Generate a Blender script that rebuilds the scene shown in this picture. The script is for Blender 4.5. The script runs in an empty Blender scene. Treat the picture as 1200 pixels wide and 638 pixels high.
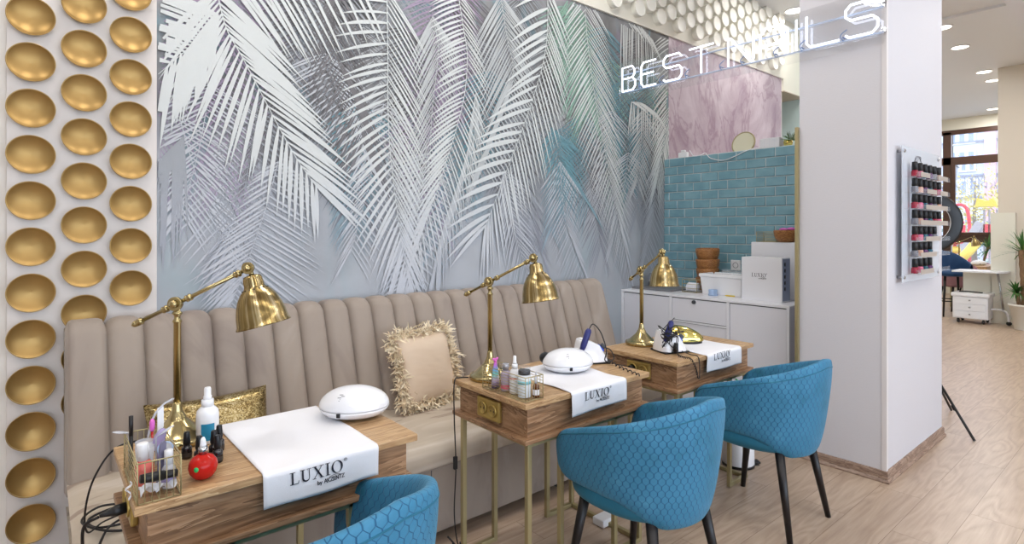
import bpy, math, random
from mathutils import Vector, Matrix, noise
PI = math.pi
C = bpy.context.scene.collection
rnd = random.Random(7)

# ------------------------------------------------------------------ camera model (world: x along the palm wall, y towards it)
F, CX, CY, CH, SA, CA = 661.0, 600.0, 270.0, 1.4, .7672, .6414
def at(x, y, h):
    Z = F * (CH - h) / (y - CY); X = (x - CX) / F * Z
    return Vector((SA * X + CA * Z, -CA * X + SA * Z, h))
def onv(x, y, v):
    k = (x - CX) / F; u = v * (CA + k * SA) / (SA - k * CA); Z = CA * u + SA * v
    return Vector((u, v, CH - (y - CY) * Z / F))
def onu(x, y, u):
    k = (x - CX) / F; v = u * (SA - k * CA) / (CA + k * SA); Z = CA * u + SA * v
    return Vector((u, v, CH - (y - CY) * Z / F))
def proj(u, v, z):
    X = SA * u - CA * v; Z = CA * u + SA * v
    return (CX + F * X / Z, CY - F * (z - CH) / Z) if Z > .05 else (-9999, -9999)

# ------------------------------------------------------------------ materials
def lin(c):
    return tuple((x / 12.92 if x <= .04045 else ((x + .055) / 1.055) ** 2.4) for x in [v / 255 for v in c]) + (1,)
MATS = {}
def mat(name, rgb=(200, 200, 200), rough=.5, metal=0, emit=None, es=0, sheen=0, alpha=1, trans=0, ior=1.45, coat=0, spec=.5):
    if name in MATS: return MATS[name]
    m = bpy.data.materials.new(name); m.use_nodes = True
    b = m.node_tree.nodes['Principled BSDF']
    b.inputs['Base Color'].default_value = lin(rgb)
    b.inputs['Roughness'].default_value = rough; b.inputs['Metallic'].default_value = metal
    b.inputs['Alpha'].default_value = alpha; b.inputs['Transmission Weight'].default_value = trans
    b.inputs['IOR'].default_value = ior; b.inputs['Coat Weight'].default_value = coat
    b.inputs['Specular IOR Level'].default_value = spec
    if sheen:
        b.inputs['Sheen Weight'].default_value = sheen; b.inputs['Sheen Roughness'].default_value = .35
        b.inputs['Sheen Tint'].default_value = lin(tuple(min(255, int(c * .5 + 120)) for c in rgb))
    if emit:
        b.inputs['Emission Color'].default_value = lin(emit); b.inputs['Emission Strength'].default_value = es
    MATS[name] = m
    return m
class NT:
    def __init__(s, m): s.m = m; s.t = m.node_tree; s.b = s.t.nodes['Principled BSDF']
    def n(s, typ, ins=None, **kw):
        nd = s.t.nodes.new(typ)
        for k, v in kw.items(): setattr(nd, k, v)
        for k, v in (ins or {}).items():
            sock = nd.inputs[k]
            if isinstance(v, bpy.types.NodeSocket): s.t.links.new(v, sock)
            else: sock.default_value = v
        return nd
    def math(s, op, a, b=0, c=0):
        return s.n('ShaderNodeMath', {0: a, 1: b, 2: c}, operation=op).outputs[0]
    def link(s, a, k): s.t.links.new(a, s.b.inputs[k])
    def coords(s, scale=(1, 1, 1), rot=(0, 0, 0), loc=(0, 0, 0), src='Object'):
        tc = s.n('ShaderNodeTexCoord')
        return s.n('ShaderNodeMapping', {'Vector': tc.outputs[src], 'Scale': scale, 'Rotation': rot, 'Location': loc}).outputs[0]
    def ramp(s, fac, stops):
        r = s.n('ShaderNodeValToRGB', {0: fac}); e = r.color_ramp.elements
        while len(e) < len(stops): e.new(.5)
        for i, (p, c) in enumerate(stops): e[i].position = p; e[i].color = lin(c)
        return r.outputs[0]
    def mix(s, f, a, b, mode='MIX'):
        nd = s.n('ShaderNodeMix', data_type='RGBA', blend_type=mode)
        for i, v in ((0, f), (6, a), (7, b)):
            if isinstance(v, bpy.types.NodeSocket): s.t.links.new(v, nd.inputs[i])
            else: nd.inputs[i].default_value = v
        return nd.outputs[2]
    def bump(s, h, strength=.3, dist=.01):
        s.link(s.n('ShaderNodeBump', {'Height': h, 'Strength': strength, 'Distance': dist}).outputs[0], 'Normal')

def wood(name, stops, axis='x', scale=1.0, rough=.45, bumpy=.15):
    if name in MATS: return MATS[name]
    m = mat(name, (160, 120, 80), rough); t = NT(m)
    sc = {'x': (1.6, 16, 16), 'y': (16, 1.6, 16), 'z': (16, 16, 1.6)}[axis]
    co = t.coords(tuple(v * scale for v in sc))
    if axis == 'x':
        nx = t.math('GREATER_THAN', t.math('ABSOLUTE', t.n('ShaderNodeSeparateXYZ', {0: t.n('ShaderNodeTexCoord').outputs['Normal']}).outputs[0]), .6)
        alt = t.coords((3 * scale, 3.2 * scale, 13 * scale), rot=(.35, 0, 0)); mx = t.n('ShaderNodeMix', data_type='VECTOR')
        t.t.links.new(nx, mx.inputs[0]); t.t.links.new(co, mx.inputs[4]); t.t.links.new(alt, mx.inputs[5]); co = mx.outputs[1]
    n1 = t.n('ShaderNodeTexNoise', {'Vector': co, 'Scale': 1.0, 'Detail': 4, 'Roughness': .6, 'Distortion': .8})
    w = t.n('ShaderNodeMath', {0: n1.outputs[0], 1: 7.0}, operation='MULTIPLY')
    fr = t.n('ShaderNodeMath', {0: w.outputs[0]}, operation='FRACT')
    pp = t.n('ShaderNodeMath', {0: fr.outputs[0], 1: 1.0, 2: 0}, operation='PINGPONG')
    n2 = t.n('ShaderNodeTexNoise', {'Vector': co, 'Scale': 7.0, 'Detail': 3})
    f = t.math('MULTIPLY_ADD', fr.outputs[0], .45, t.math('MULTIPLY', n2.outputs[0], .55))
    t.link(t.ramp(f, stops), 'Base Color'); t.bump(n2.outputs[0], bumpy, .002)
    return m

M = {}
def setup_mats():
    M['wall'] = mat('painted_wall', (222, 216, 208), .7); t = NT(M['wall'])
    t.bump(t.n('ShaderNodeTexNoise', {'Vector': t.coords((60, 60, 60)), 'Scale': 4.0, 'Detail': 3}).outputs[0], .12, .002)
    M['column'] = mat('textured_wallpaper', (210, 208, 212), .6); t = NT(M['column'])
    t.bump(t.n('ShaderNodeTexNoise', {'Vector': t.coords((40, 40, 260)), 'Scale': 1.0, 'Detail': 3}).outputs[0], .25, .003)
    M['beige'] = mat('beige_wall', (222, 211, 196), .7)
    M['ceiling'] = mat('ceiling_paint', (238, 238, 240), .55)
    M['cream'] = mat('cream_plaster', (232, 228, 214), .6)
    M['palegreen'] = mat('pale_green_wall', (205, 224, 220), .6)
    M['tan'] = mat('tan_soffit', (196, 182, 164), .6)
    M['board'] = mat('white_board', (222, 214, 208), .4)
    M['white'] = mat('white_lacquer', (232, 232, 236), .3)
    M['plastic'] = mat('white_gloss_plastic', (240, 240, 243), .08, coat=.6)
    M['wplastic'] = mat('white_matte_plastic', (238, 238, 240), .35)
    M['counter'] = mat('cabinet_white', (226, 226, 232), .35)
    M['grey'] = mat('grey_gap', (120, 120, 124), .5)
    M['dgrey'] = mat('dark_grey', (70, 72, 76), .4)
    M['black'] = mat('black_plastic', (22, 22, 24), .35)
    M['blackwood'] = mat('black_leg_wood', (24, 20, 22), .35)
    M['cable'] = mat('black_cable', (24, 22, 24), .45)
    M['brown'] = mat('brown_window_frame', (76, 52, 42), .35)
    M['steel'] = mat('chrome_metal', (190, 192, 196), .18, 1)
    M['brass'] = mat('antique_brass', (176, 160, 116), .2, 1)
    t = NT(M['brass']); t.bump(t.n('ShaderNodeTexNoise', {'Vector': t.coords((30, 30, 1)), 'Scale': 8.0}).outputs[0], .05, .001)
    M['shade'] = mat('brushed_brass', (186, 156, 96), .27, 1)
    t = NT(M['shade'])
    tc = t.n('ShaderNodeTexCoord')
    wv = t.n('ShaderNodeTexNoise', {'Vector': t.n('ShaderNodeMapping', {'Vector': tc.outputs['UV'], 'Scale': (26, .6, 1)}).outputs[0], 'Scale': 1.0, 'Detail': 4, 'Roughness': .7}).outputs[0]
    t.link(t.ramp(wv, [(.32, (92, 74, 44)), (.5, (158, 136, 88)), (.66, (222, 208, 170))]), 'Base Color')
    t.b.inputs['Anisotropic'].default_value = .8
    M['goldframe'] = mat('gold_painted_steel', (176, 164, 124), .4, .6)
    M['golddish'] = mat('satin_gold', (218, 202, 158), .42, .55); t = NT(M['golddish'])
    nn = t.n('ShaderNodeTexNoise', {'Vector': t.coords((1, 1, 1)), 'Scale': 26.0, 'Detail': 5}).outputs[0]
    t.link(t.ramp(nn, [(.3, (200, 180, 130)), (.52, (212, 194, 144)), (.75, (222, 208, 164))]), 'Base Color')
    M['goldedge'] = mat('gold_rim', (170, 138, 84), .4, .7)
    M['goldshiny'] = mat('mirror_gold_plastic', (226, 208, 120), .12, 1)
    M['socketgold'] = mat('gold_socket_plastic', (176, 152, 88), .3, .7)
    M['bubble'] = mat('white_relief_plaster', (244, 242, 232), .45)
    M['tile'] = mat('teal_glazed_tile', (98, 148, 164), .16); t = NT(M['tile'])
    nn = t.n('ShaderNodeTexNoise', {'Vector': t.coords((7, 7, 13)), 'Scale': 1.0, 'Detail': 2}).outputs[0]
    t.link(t.ramp(nn, [(.3, (114, 156, 170)), (.7, (136, 176, 188))]), 'Base Color')
    M['grout'] = mat('pale_grout', (214, 220, 220), .8)
    m = mat('pink_marble', (190, 170, 178), .35); t = NT(m); M['marble'] = m
    co = t.coords((1, 1, 1), rot=(0, .7, 0))
    n0 = t.n('ShaderNodeTexNoise', {'Vector': co, 'Scale': 1.6, 'Detail': 6, 'Roughness': .65, 'Distortion': 1.2})
    n1 = t.n('ShaderNodeTexNoise', {'Vector': t.coords((2.2, 1, 1.0), rot=(0, .75, 0)), 'Scale': 1.5, 'Detail': 7, 'Roughness': .55, 'Distortion': .9})
    vein = t.math('ABSOLUTE', t.math('SUBTRACT', n1.outputs[0], .5))
    c0 = t.ramp(n0.outputs[0], [(.3, (160, 138, 152)), (.5, (184, 166, 176)), (.68, (206, 192, 200))])
    vf = t.n('ShaderNodeMapRange', {'Value': vein, 'From Min': 0.0, 'From Max': .035, 'To Min': .55, 'To Max': 0.0}).outputs[0]
    t.link(t.mix(vf, c0, lin((136, 104, 122))), 'Base Color')
    # floor planks
    m = mat('oak_plank_floor', (190, 165, 140), .32); t = NT(m); M['floor'] = m
    co = t.coords((1, 1, 1), loc=(0.35, .103, 0))
    br = t.n('ShaderNodeTexBrick', {'Vector': co, 'Color1': (0, 0, 0, 1), 'Color2': (1, 1, 1, 1), 'Mortar': (.5, .5, .5, 1), 'Scale': 1.0,
        'Mortar Size': .0011, 'Mortar Smooth': .1, 'Bias': 0.0, 'Brick Width': 1.29, 'Row Height': .197}, offset=.37, offset_frequency=2)
    sep = t.n('ShaderNodeSeparateColor', {0: br.outputs[0]}).outputs[0]
    gx = t.n('ShaderNodeTexNoise', {'Vector': t.coords((.9, 5.5, 1)), 'W': t.math('MULTIPLY', sep, 37.0), 'Scale': 1.0, 'Detail': 2.5, 'Distortion': .5}, noise_dimensions='4D').outputs[0]
    rings = t.math('FRACT', t.math('MULTIPLY', gx, 12.0))
    rr = t.math('PINGPONG', rings, .5)
    fine = t.n('ShaderNodeTexNoise', {'Vector': t.coords((3, 60, 1)), 'W': t.math('MULTIPLY', sep, 11.0), 'Scale': 1.0, 'Detail': 5, 'Roughness': .65}, noise_dimensions='4D').outputs[0]
    f = t.math('ADD', t.math('MULTIPLY', rr, .34), t.math('ADD', t.math('MULTIPLY', fine, .5), t.math('MULTIPLY', gx, .22)))
    c = t.ramp(f, [(.22, (154, 130, 110)), (.42, (180, 157, 136)), (.58, (195, 174, 153)), (.78, (206, 188, 168))])
    c = t.mix(t.math('MULTIPLY', sep, .22), c, lin((166, 144, 126)))
    t.link(t.mix(br.outputs[1], c, lin((128, 104, 84))), 'Base Color')
    t.bump(fine, .08, .001)
    M['base'] = wood('skirting_wood', [(.25, (122, 98, 84)), (.5, (148, 124, 108)), (.75, (170, 146, 128))], 'x', 1.2)
    ash = [(.2, (150, 114, 78)), (.42, (176, 140, 100)), (.6, (194, 160, 118)), (.8, (206, 176, 136))]
    M['tabletop'] = wood('ash_wood_top', ash, 'x', 1.3, .4)
    M['tableshaded'] = wood('ash_wood_shaded', [(.2, (112, 82, 58)), (.42, (142, 108, 78)), (.6, (162, 126, 94)), (.8, (178, 144, 112))], 'x', 1.1, .45)  # darker copy of the ash top; the sides' shade is put into colour
    M['bowlwood'] = wood('bowl_wood', [(.2, (104, 62, 28)), (.5, (158, 104, 56)), (.8, (190, 138, 84))], 'x', 3, .4)
    # velvets
    m = mat('taupe_velvet', (158, 143, 130), .75, sheen=.35); t = NT(m); M['sofa'] = m
    nn = t.n('ShaderNodeTexNoise', {'Vector': t.coords((2.2, 2.2, 1.1)), 'Scale': 1.4, 'Detail': 4, 'Distortion': 1.4}).outputs[0]
    t.link(t.ramp(nn, [(.34, (142, 129, 120)), (.44, (154, 141, 130)), (.6, (158, 145, 133)), (.72, (168, 156, 146))]), 'Base Color')
    t.bump(t.n('ShaderNodeTexNoise', {'Vector': t.coords((90, 90, 90)), 'Scale': 3.0}).outputs[0], .05, .002)
    m = mat('sofa_seat_velvet', (186, 170, 150), .75, sheen=.35); t = NT(m); M['seat'] = m
    nn = t.n('ShaderNodeTexNoise', {'Vector': t.coords((1.2, 4.5, 1), rot=(0, 0, .6)), 'Scale': 1.3, 'Detail': 3, 'Distortion': 1.6}).outputs[0]
    t.link(t.ramp(nn, [(.38, (154, 136, 122)), (.43, (188, 174, 156)), (.62, (192, 178, 160)), (.7, (204, 192, 178))]), 'Base Color')
    m = mat('blue_velvet', (38, 124, 160), .62, sheen=.35); t = NT(m); M['velvet'] = m
    nn = t.n('ShaderNodeTexNoise', {'Vector': t.coords((3, 3, 3)), 'Scale': 1.3, 'Detail': 4, 'Distortion': 1.2}).outputs[0]
    vc = t.ramp(nn, [(.3, (20, 86, 104)), (.45, (30, 102, 128)), (.62, (38, 112, 142)), (.74, (66, 140, 164))])  # darker than the shell: shade of the recessed seat put into the colour
    t.link(vc, 'Base Color')
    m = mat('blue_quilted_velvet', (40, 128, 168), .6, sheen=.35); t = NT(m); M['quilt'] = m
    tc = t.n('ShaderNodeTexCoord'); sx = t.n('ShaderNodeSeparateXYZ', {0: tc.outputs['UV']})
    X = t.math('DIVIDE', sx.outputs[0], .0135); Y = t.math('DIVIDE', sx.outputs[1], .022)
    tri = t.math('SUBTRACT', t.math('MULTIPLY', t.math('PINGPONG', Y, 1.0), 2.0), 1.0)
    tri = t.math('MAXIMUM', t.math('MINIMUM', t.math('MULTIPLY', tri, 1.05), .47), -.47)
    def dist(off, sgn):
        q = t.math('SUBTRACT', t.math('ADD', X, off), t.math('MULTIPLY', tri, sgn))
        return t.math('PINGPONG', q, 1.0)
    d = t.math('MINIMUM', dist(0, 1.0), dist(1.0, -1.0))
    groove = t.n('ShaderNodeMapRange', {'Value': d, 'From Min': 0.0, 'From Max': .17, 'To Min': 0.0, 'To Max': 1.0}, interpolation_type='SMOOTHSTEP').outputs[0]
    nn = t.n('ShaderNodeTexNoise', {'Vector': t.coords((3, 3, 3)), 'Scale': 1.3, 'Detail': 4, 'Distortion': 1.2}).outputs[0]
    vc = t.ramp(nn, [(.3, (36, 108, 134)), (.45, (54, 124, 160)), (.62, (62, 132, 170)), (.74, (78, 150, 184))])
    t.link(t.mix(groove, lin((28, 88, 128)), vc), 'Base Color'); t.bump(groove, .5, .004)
    M['towel'] = mat('white_towel', (236, 236, 240), .9); t = NT(M['towel'])
    t.bump(t.n('ShaderNodeTexNoise', {'Vector': t.coords((300, 300, 300)), 'Scale': 2.0}).outputs[0], .25, .002)
    M['ink'] = mat('dark_print', (38, 38, 50), .6)
    m = mat('gold_sequin', (178, 146, 78), .3, .85); t = NT(m); M['sequin'] = m
    v = t.n('ShaderNodeTexVoronoi', {'Vector': t.coords((1, 1, 1)), 'Scale': 220.0})
    big = t.n('ShaderNodeTexNoise', {'Vector': t.coords((1, 1, 1)), 'Scale': 14.0, 'Detail': 4}).outputs[0]
    sv = t.n('ShaderNodeSeparateColor', {0: v.outputs[1]}).outputs[0]
    t.link(t.ramp(t.math('ADD', t.math('MULTIPLY', sv, .4), t.math('MULTIPLY', big, .6)), [(.3, (88, 70, 42)), (.48, (150, 128, 80)), (.66, (196, 178, 130)), (.85, (236, 226, 196))]), 'Base Color')
    t.bump(v.outputs[1], .8, .004)
    M['satin'] = mat('champagne_satin', (214, 192, 168), .45, sheen=.2)
    t = NT(M['satin']); t.bump(t.n('ShaderNodeTexNoise', {'Vector': t.coords((3, 14, 9), rot=(.3, .2, .3)), 'Scale': 1.2, 'Detail': 2}).outputs[0], .5, .02)
    M['feather'] = mat('cream_feather', (240, 226, 198), .8)
    M['feather2'] = mat('tan_feather', (226, 204, 172), .8)
    M['glass'] = mat('clear_glass', (250, 252, 255), .02, trans=1, ior=1.3)
    M['acrylic'] = mat('clear_acrylic', (235, 242, 250), .03, alpha=.10, spec=1)
    M['cloudy'] = mat('cloudy_plastic', (225, 228, 236), .15, alpha=.5)
    M['neon'] = mat('white_neon_tube', (255, 255, 255), .5, emit=(226, 236, 255), es=3.2)
    M['led'] = mat('downlight_diffuser', (255, 255, 255), .5, emit=(255, 244, 226), es=9)
    M['red'] = mat('red_gloss', (196, 20, 26), .1, coat=.5)
    M['redoil'] = mat('red_glass', (224, 44, 34), .03, trans=.35, ior=1.3)
    M['amber'] = mat('amber_glass', (96, 48, 14), .08, coat=.5)
    M['pink'] = mat('pink_plastic', (226, 108, 200), .3)
    M['coral'] = mat('coral_liquid', (228, 116, 106), .25)
    M['lilac'] = mat('lilac_plastic', (170, 156, 196), .25)
    M['teal'] = mat('teal_print', (44, 140, 176), .4)
    M['navy'] = mat('navy_rubber', (44, 48, 110), .4)
    M['blue'] = mat('bright_blue_ring', (36, 84, 210), .25)
    M['green'] = mat('green_label', (40, 170, 90), .4)
    M['filegrey'] = mat('grey_emery', (120, 116, 138), .85)
    M['yellow'] = mat('yellow_plastic', (228, 200, 60), .4)
    M['palestick'] = mat('light_cloudy_blue', (170, 196, 232), .3, alpha=.75)
    M['chairpink'] = mat('dusty_pink_fabric', (170, 128, 140), .8, sheen=.2)
    M['chairblue'] = mat('dark_blue_fabric', (22, 58, 98), .7, sheen=.3)
    M['leaf'] = mat('yucca_leaf', (62, 110, 52), .45)
    M['leaf2'] = mat('yucca_leaf_pale', (120, 150, 84), .45)
    M['trunk'] = wood('yucca_bark', [(.2, (88, 66, 46)), (.5, (128, 100, 74)), (.8, (160, 130, 100))], 'z', 3, .9, .6)
    M['soil'] = mat('red_soil', (120, 62, 44), .9)
    M['pot'] = mat('white_pot', (232, 228, 220), .45)
    m = bpy.data.materials.new('reflective_acrylic_sheet'); m.use_nodes = True; M['sheet'] = m; nt_ = m.node_tree; nt_.nodes.clear()
    o_ = nt_.nodes.new('ShaderNodeOutputMaterial'); mx_ = nt_.nodes.new('ShaderNodeMixShader'); tr_ = nt_.nodes.new('ShaderNodeBsdfTransparent'); gl_ = nt_.nodes.new('ShaderNodeBsdfGlossy'); gl_.inputs['Roughness'].default_value = .0; mx_.inputs[0].default_value = .12
    nt_.links.new(tr_.outputs[0], mx_.inputs[1]); nt_.links.new(gl_.outputs[0], mx_.inputs[2]); nt_.links.new(mx_.outputs[0], o_.inputs[0])
    M['pane'] = mat('window_glass', (255, 255, 255), .0, alpha=.08, spec=.5)

# ------------------------------------------------------------------ mesh builder
class MB:
    def __init__(s): s.v = []; s.f = []; s.m = []; s.sm = []; s.uv = {}; s.mi = 0; s.smooth = False; s.X = Matrix.Identity(4)
    def face(s, idx, sm=None): s.f.append(tuple(idx)); s.m.append(s.mi); s.sm.append(s.smooth if sm is None else sm)
    def pt(s, p): s.v.append(tuple(s.X @ Vector(p))); return len(s.v) - 1
    def poly(s, pts): s.face([s.pt(p) for p in pts], False)
    def box(s, c, d, rot=None, taper=1.0):
        R = rot or Matrix.Identity(3); hx, hy, hz = d[0] / 2, d[1] / 2, d[2] / 2; i = len(s.v)
        for z in (-1, 1):
            k = taper if z > 0 else 1
            for x, y in ((-1, -1), (1, -1), (1, 1), (-1, 1)):
                s.pt(Vector(c) + R @ Vector((x * hx * k, y * hy * k, z * hz)))
        for q in ((3, 2, 1, 0), (4, 5, 6, 7), (0, 1, 5, 4), (1, 2, 6, 5), (2, 3, 7, 6), (3, 0, 4, 7)): s.face([i + a for a in q], False)
        return s
    def bx(s, x0, x1, y0, y1, z0, z1): return s.box(((x0 + x1) / 2, (y0 + y1) / 2, (z0 + z1) / 2), (abs(x1 - x0), abs(y1 - y0), abs(z1 - z0)))
    def tube(s, pts, r, n=8, closed=False, caps=True):
        pts = [Vector(p) for p in pts]; N = len(pts); rs = r if isinstance(r, (list, tuple)) else [r] * N
        T = []
        for i in range(N):
            a = pts[i - 1] if (i > 0 or closed) else pts[i]; b = pts[(i + 1) % N] if (i < N - 1 or closed) else pts[i]
            d = (b - a); T.append(d.normalized() if d.length > 1e-9 else Vector((0, 0, 1)))
        up = Vector((0, 0, 1)) if abs(T[0].z) < .9 else Vector((1, 0, 0))
        nrm = (up - T[0] * up.dot(T[0])).normalized(); rings = []
        for i in range(N):
            nrm = (nrm - T[i] * nrm.dot(T[i]))
            nrm = nrm.normalized() if nrm.length > 1e-6 else T[i].orthogonal().normalized()
            bi = T[i].cross(nrm)
            rings.append([s.pt(pts[i] + (nrm * math.cos(2 * PI * k / n) + bi * math.sin(2 * PI * k / n)) * rs[i]) for k in range(n)])
        R = N if closed else N - 1
        for i in range(R):
            a, b = rings[i], rings[(i + 1) % N]
            for k in range(n): s.face((a[k], a[(k + 1) % n], b[(k + 1) % n], b[k]), True if n > 4 else False)
        if caps and not closed: s.face(rings[0][::-1], False); s.face(rings[-1], False)
        return s
    def cyl(s, p0, p1, r0, r1=None, n=20): return s.tube([p0, p1], [r0, r0 if r1 is None else r1], n)
    def lathe(s, prof, n=32, X=None, sm=True, cap=True):
        old = s.X
        if X is not None: s.X = s.X @ X
        rings = []
        for r, z in prof: rings.append([s.pt((r * math.cos(2 * PI * k / n), r * math.sin(2 * PI * k / n), z)) for k in range(n)])
        L = len(prof)
        for i in range(L - 1):
            for k in range(n):
                k2 = (k + 1) % n; s.face((rings[i][k], rings[i][k2], rings[i + 1][k2], rings[i + 1][k]), sm)
                s.uv[len(s.f) - 1] = ((k / n, i / L), ((k + 1) / n, i / L), ((k + 1) / n, (i + 1) / L), (k / n, (i + 1) / L))
        if cap:
            if prof[0][0] > 1e-4: s.face(rings[0][::-1], False)
            if prof[-1][0] > 1e-4: s.face(rings[-1], False)
        s.X = old; return s
    def grid(s, fn, nu, nv, cu=False, cv=False, uvf=None, sm=True):
        idx = [[s.pt(fn(i / nu, j / nv)) for j in range(nv + (0 if cv else 1))] for i in range(nu + (0 if cu else 1))]
        for i in range(nu):
            i2 = (i + 1) % nu if cu else i + 1
            for j in range(nv):
                j2 = (j + 1) % nv if cv else j + 1
                s.face((idx[i][j], idx[i2][j], idx[i2][j2], idx[i][j2]), sm)
                if uvf: s.uv[len(s.f) - 1] = tuple(uvf(a / nu, b / nv) for a, b in ((i, j), (i + 1, j), (i + 1, j + 1), (i, j + 1)))
        return s
    def ell(s, c, r, n=20, m=12, R=None, e=1.0):
        R = R or Matrix.Identity(3); c = Vector(c); sp = lambda v: math.copysign(abs(v) ** e, v)
        s.grid(lambda a, b: c + R @ Vector((r[0] * sp(math.cos(2 * PI * a)) * sp(math.cos(PI * (b - .5))), r[1] * sp(math.sin(2 * PI * a)) * sp(math.cos(PI * (b - .5))), r[2] * sp(math.sin(PI * (b - .5))))), n, m, cu=True)
        return s
    def prism(s, pts, d, O=(0, 0, 0), A=(1, 0, 0), B=(0, 0, 1)):
        O, A, B = Vector(O), Vector(A), Vector(B); N = A.cross(B).normalized() * d; n = len(pts)
        a = [s.pt(O + A * p[0] + B * p[1]) for p in pts]; b = [s.pt(O + A * p[0] + B * p[1] + N) for p in pts]
        s.face(a[::-1], False); s.face(b, False)
        for i in range(n): s.face((a[i], a[(i + 1) % n], b[(i + 1) % n], b[i]), False)
        return s
    def build(s, name, m, parent=None, bevel=0, seg=2, auto=None, merge=False):
        me = bpy.data.meshes.new(name); me.from_pydata(s.v, [], s.f)
        for mm in (m if isinstance(m, (list, tuple)) else [m]): me.materials.append(mm)
        me.polygons.foreach_set('material_index', s.m); me.polygons.foreach_set('use_smooth', s.sm)
        if s.uv:
            u = me.uv_layers.new(name='UVMap')
            for p in me.polygons:
                q = s.uv.get(p.index)
                if q:
                    for li, uvc in zip(p.loop_indices, q): u.data[li].uv = uvc
        me.update()
        o = bpy.data.objects.new(name, me); C.objects.link(o); o.parent = parent
        if bevel:
            md = o.modifiers.new('bevel', 'BEVEL'); md.width = bevel; md.segments = seg; md.limit_method = 'ANGLE'; md.angle_limit = math.radians(50)
        return o
def R3(ax, a): return Matrix.Rotation(a, 3, ax)
def TR(loc, rot=None): return Matrix.Translation(Vector(loc)) @ (rot.to_4x4() if rot else Matrix.Identity(4))
def aim(p0, d):   # matrix whose z points along d
    return Matrix.Translation(Vector(p0)) @ Vector(d).to_track_quat('Z', 'Y').to_matrix().to_4x4()
def tag(o, label=None, cat=None, group=None, kind=None):
    if label: o['label'] = label
    if cat: o['category'] = cat
    if group: o['group'] = group
    if kind: o['kind'] = kind
    return o
def thing(name, label, cat, loc=(0, 0, 0), rz=0, group=None):
    o = bpy.data.objects.new(name, None); C.objects.link(o); o.empty_display_size = .05
    o.location = loc; o.rotation_euler = (0, 0, rz); return tag(o, label, cat, group)
def struct(mb, name, m, **kw):
    o = mb.build(name, m, None, **kw); o['kind'] = 'structure'; return o
def dup(root, loc=None, rz=None, label=None, group=None):
    def cp(o, par):
        c = o.copy(); C.objects.link(c); c.parent = par
        for ch in [x for x in C.objects if x.parent == o]: cp(ch, c)
        return c
    r = cp(root, None)
    if loc is not None: r.location = loc
    if rz is not None: r.rotation_euler = (0, 0, rz)
    if label: r['label'] = label
    if group: r['group'] = group
    return r
def spline(P, n=8, closed=False):
    P = [Vector(p) for p in P]; out = []; L = len(P)
    for i in range(L if closed else L - 1):
        g = (lambda j: P[j % L]) if closed else (lambda j: P[max(0, min(L - 1, j))])
        a, b, c, d = g(i - 1), g(i), g(i + 1), g(i + 2)
        for k in range(n):
            t = k / n; out.append(.5 * ((2 * b) + (c - a) * t + (2 * a - 5 * b + 4 * c - d) * t * t + (3 * b - a - 3 * c + d) * t ** 3))
    if not closed: out.append(P[-1])
    return out
setup_mats()
ORD = ['first', 'second', 'third', 'fourth', 'fifth', 'sixth', 'seventh', 'eighth', 'ninth', 'tenth', 'eleventh', 'twelfth', 'thirteenth', 'fourteenth', 'fifteenth', 'sixteenth', 'seventeenth', 'eighteenth', 'nineteenth', 'twentieth', 'twenty-first', 'twenty-second', 'twenty-third']
# ================================================================== SHELL
VW = 3.05       # palm wall plane
UT = 4.35       # tile wall face
HC = 3.88
b = MB(); b.bx(-5, 16, -5, 6, -.1, 0); struct(b, 'floor', M['floor'])
b = MB(); b.bx(-5, 8.07, 1.08, 6, HC, HC + .1); b.bx(8.07, 16, 1.08, 6, HC - .03, HC + .1); b.bx(-5, 16, -5, 1.08, 3.5, HC + .1); struct(b, 'ceiling', M['ceiling'])
# palm wall carries: white board strip, palm wallpaper, pink marble, relief band, cream end
b = MB(); b.bx(-5, 6.68, VW, VW + .12, 0, HC); b.bx(-5.1, -5, -5, 6, 0, HC); struct(b, 'wall_back', M['wall'])
b = MB(); b.bx(-.105, .41, VW - .018, VW, 0, HC); struct(b, 'trim_1', M['board'], bevel=.002)
b = MB(); b.bx(4.417, 6.655, VW - .006, VW, 1.0, 3.175); struct(b, 'wall_marble', M['marble'])
b = MB(); b.bx(3.0, 6.70, VW - .022, VW, 3.175, HC); struct(b, 'wall_relief_band', M['cream'])
b = MB(); b.bx(6.68, 7.2, VW - .02, 6, 3.03, HC); struct(b, 'wall_cream', M['cream'])
b = MB(); b.bx(6.66, 7.2, VW - .04, 6, 3.02, 3.03); struct(b, 'trim_2', M['tan'])
b = MB(); b.bx(7.2, 7.3, 2.55, 6, 0, HC); struct(b, 'wall_pale_green', M['palegreen'])
b = MB(); b.bx(-5, 7.2, 6, 6.1, 0, HC); struct(b, 'wall_rear', M['wall'])
# tile partition
b = MB()
b.mi = 0; b.bx(UT + .004, UT + .1, 1.56, VW, 0, 2.045)
b.mi = 1
rh, tw, g = .0758, .1592, .0034
for row in range(27):
    z1 = 2.043 - row * rh; z0 = z1 - rh
    if z1 < .86: break
    vj = 2.992 + tw + (0 if row % 2 == 0 else tw / 2 - .004)
    while vj > 1.56:
        a, c = min(vj, VW) - g, max(vj - tw, 1.56) + g
        if a - c > .01:
            zz0, zz1 = z0 + g, z1 - g; e = .005; x0, x1, xm = UT + .004, UT - .004, UT - .004
            i = len(b.v)
            for (x, k) in ((x0, 0), (UT, 0), (x1, .004)):
                for yy, zc in ((a - k, zz0 + k), (c + k, zz0 + k), (c + k, zz1 - k), (a - k, zz1 - k)): b.pt((x, yy, zc))
            for l in (0, 4):
                for q in range(4): b.face((i + l + q, i + l + (q + 1) % 4, i + l + 4 + (q + 1) % 4, i + l + 4 + q))
            b.face((i + 8, i + 9, i + 10, i + 11))
        vj -= tw
struct(b, 'wall_tile', [M['grout'], M['tile']])
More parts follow.
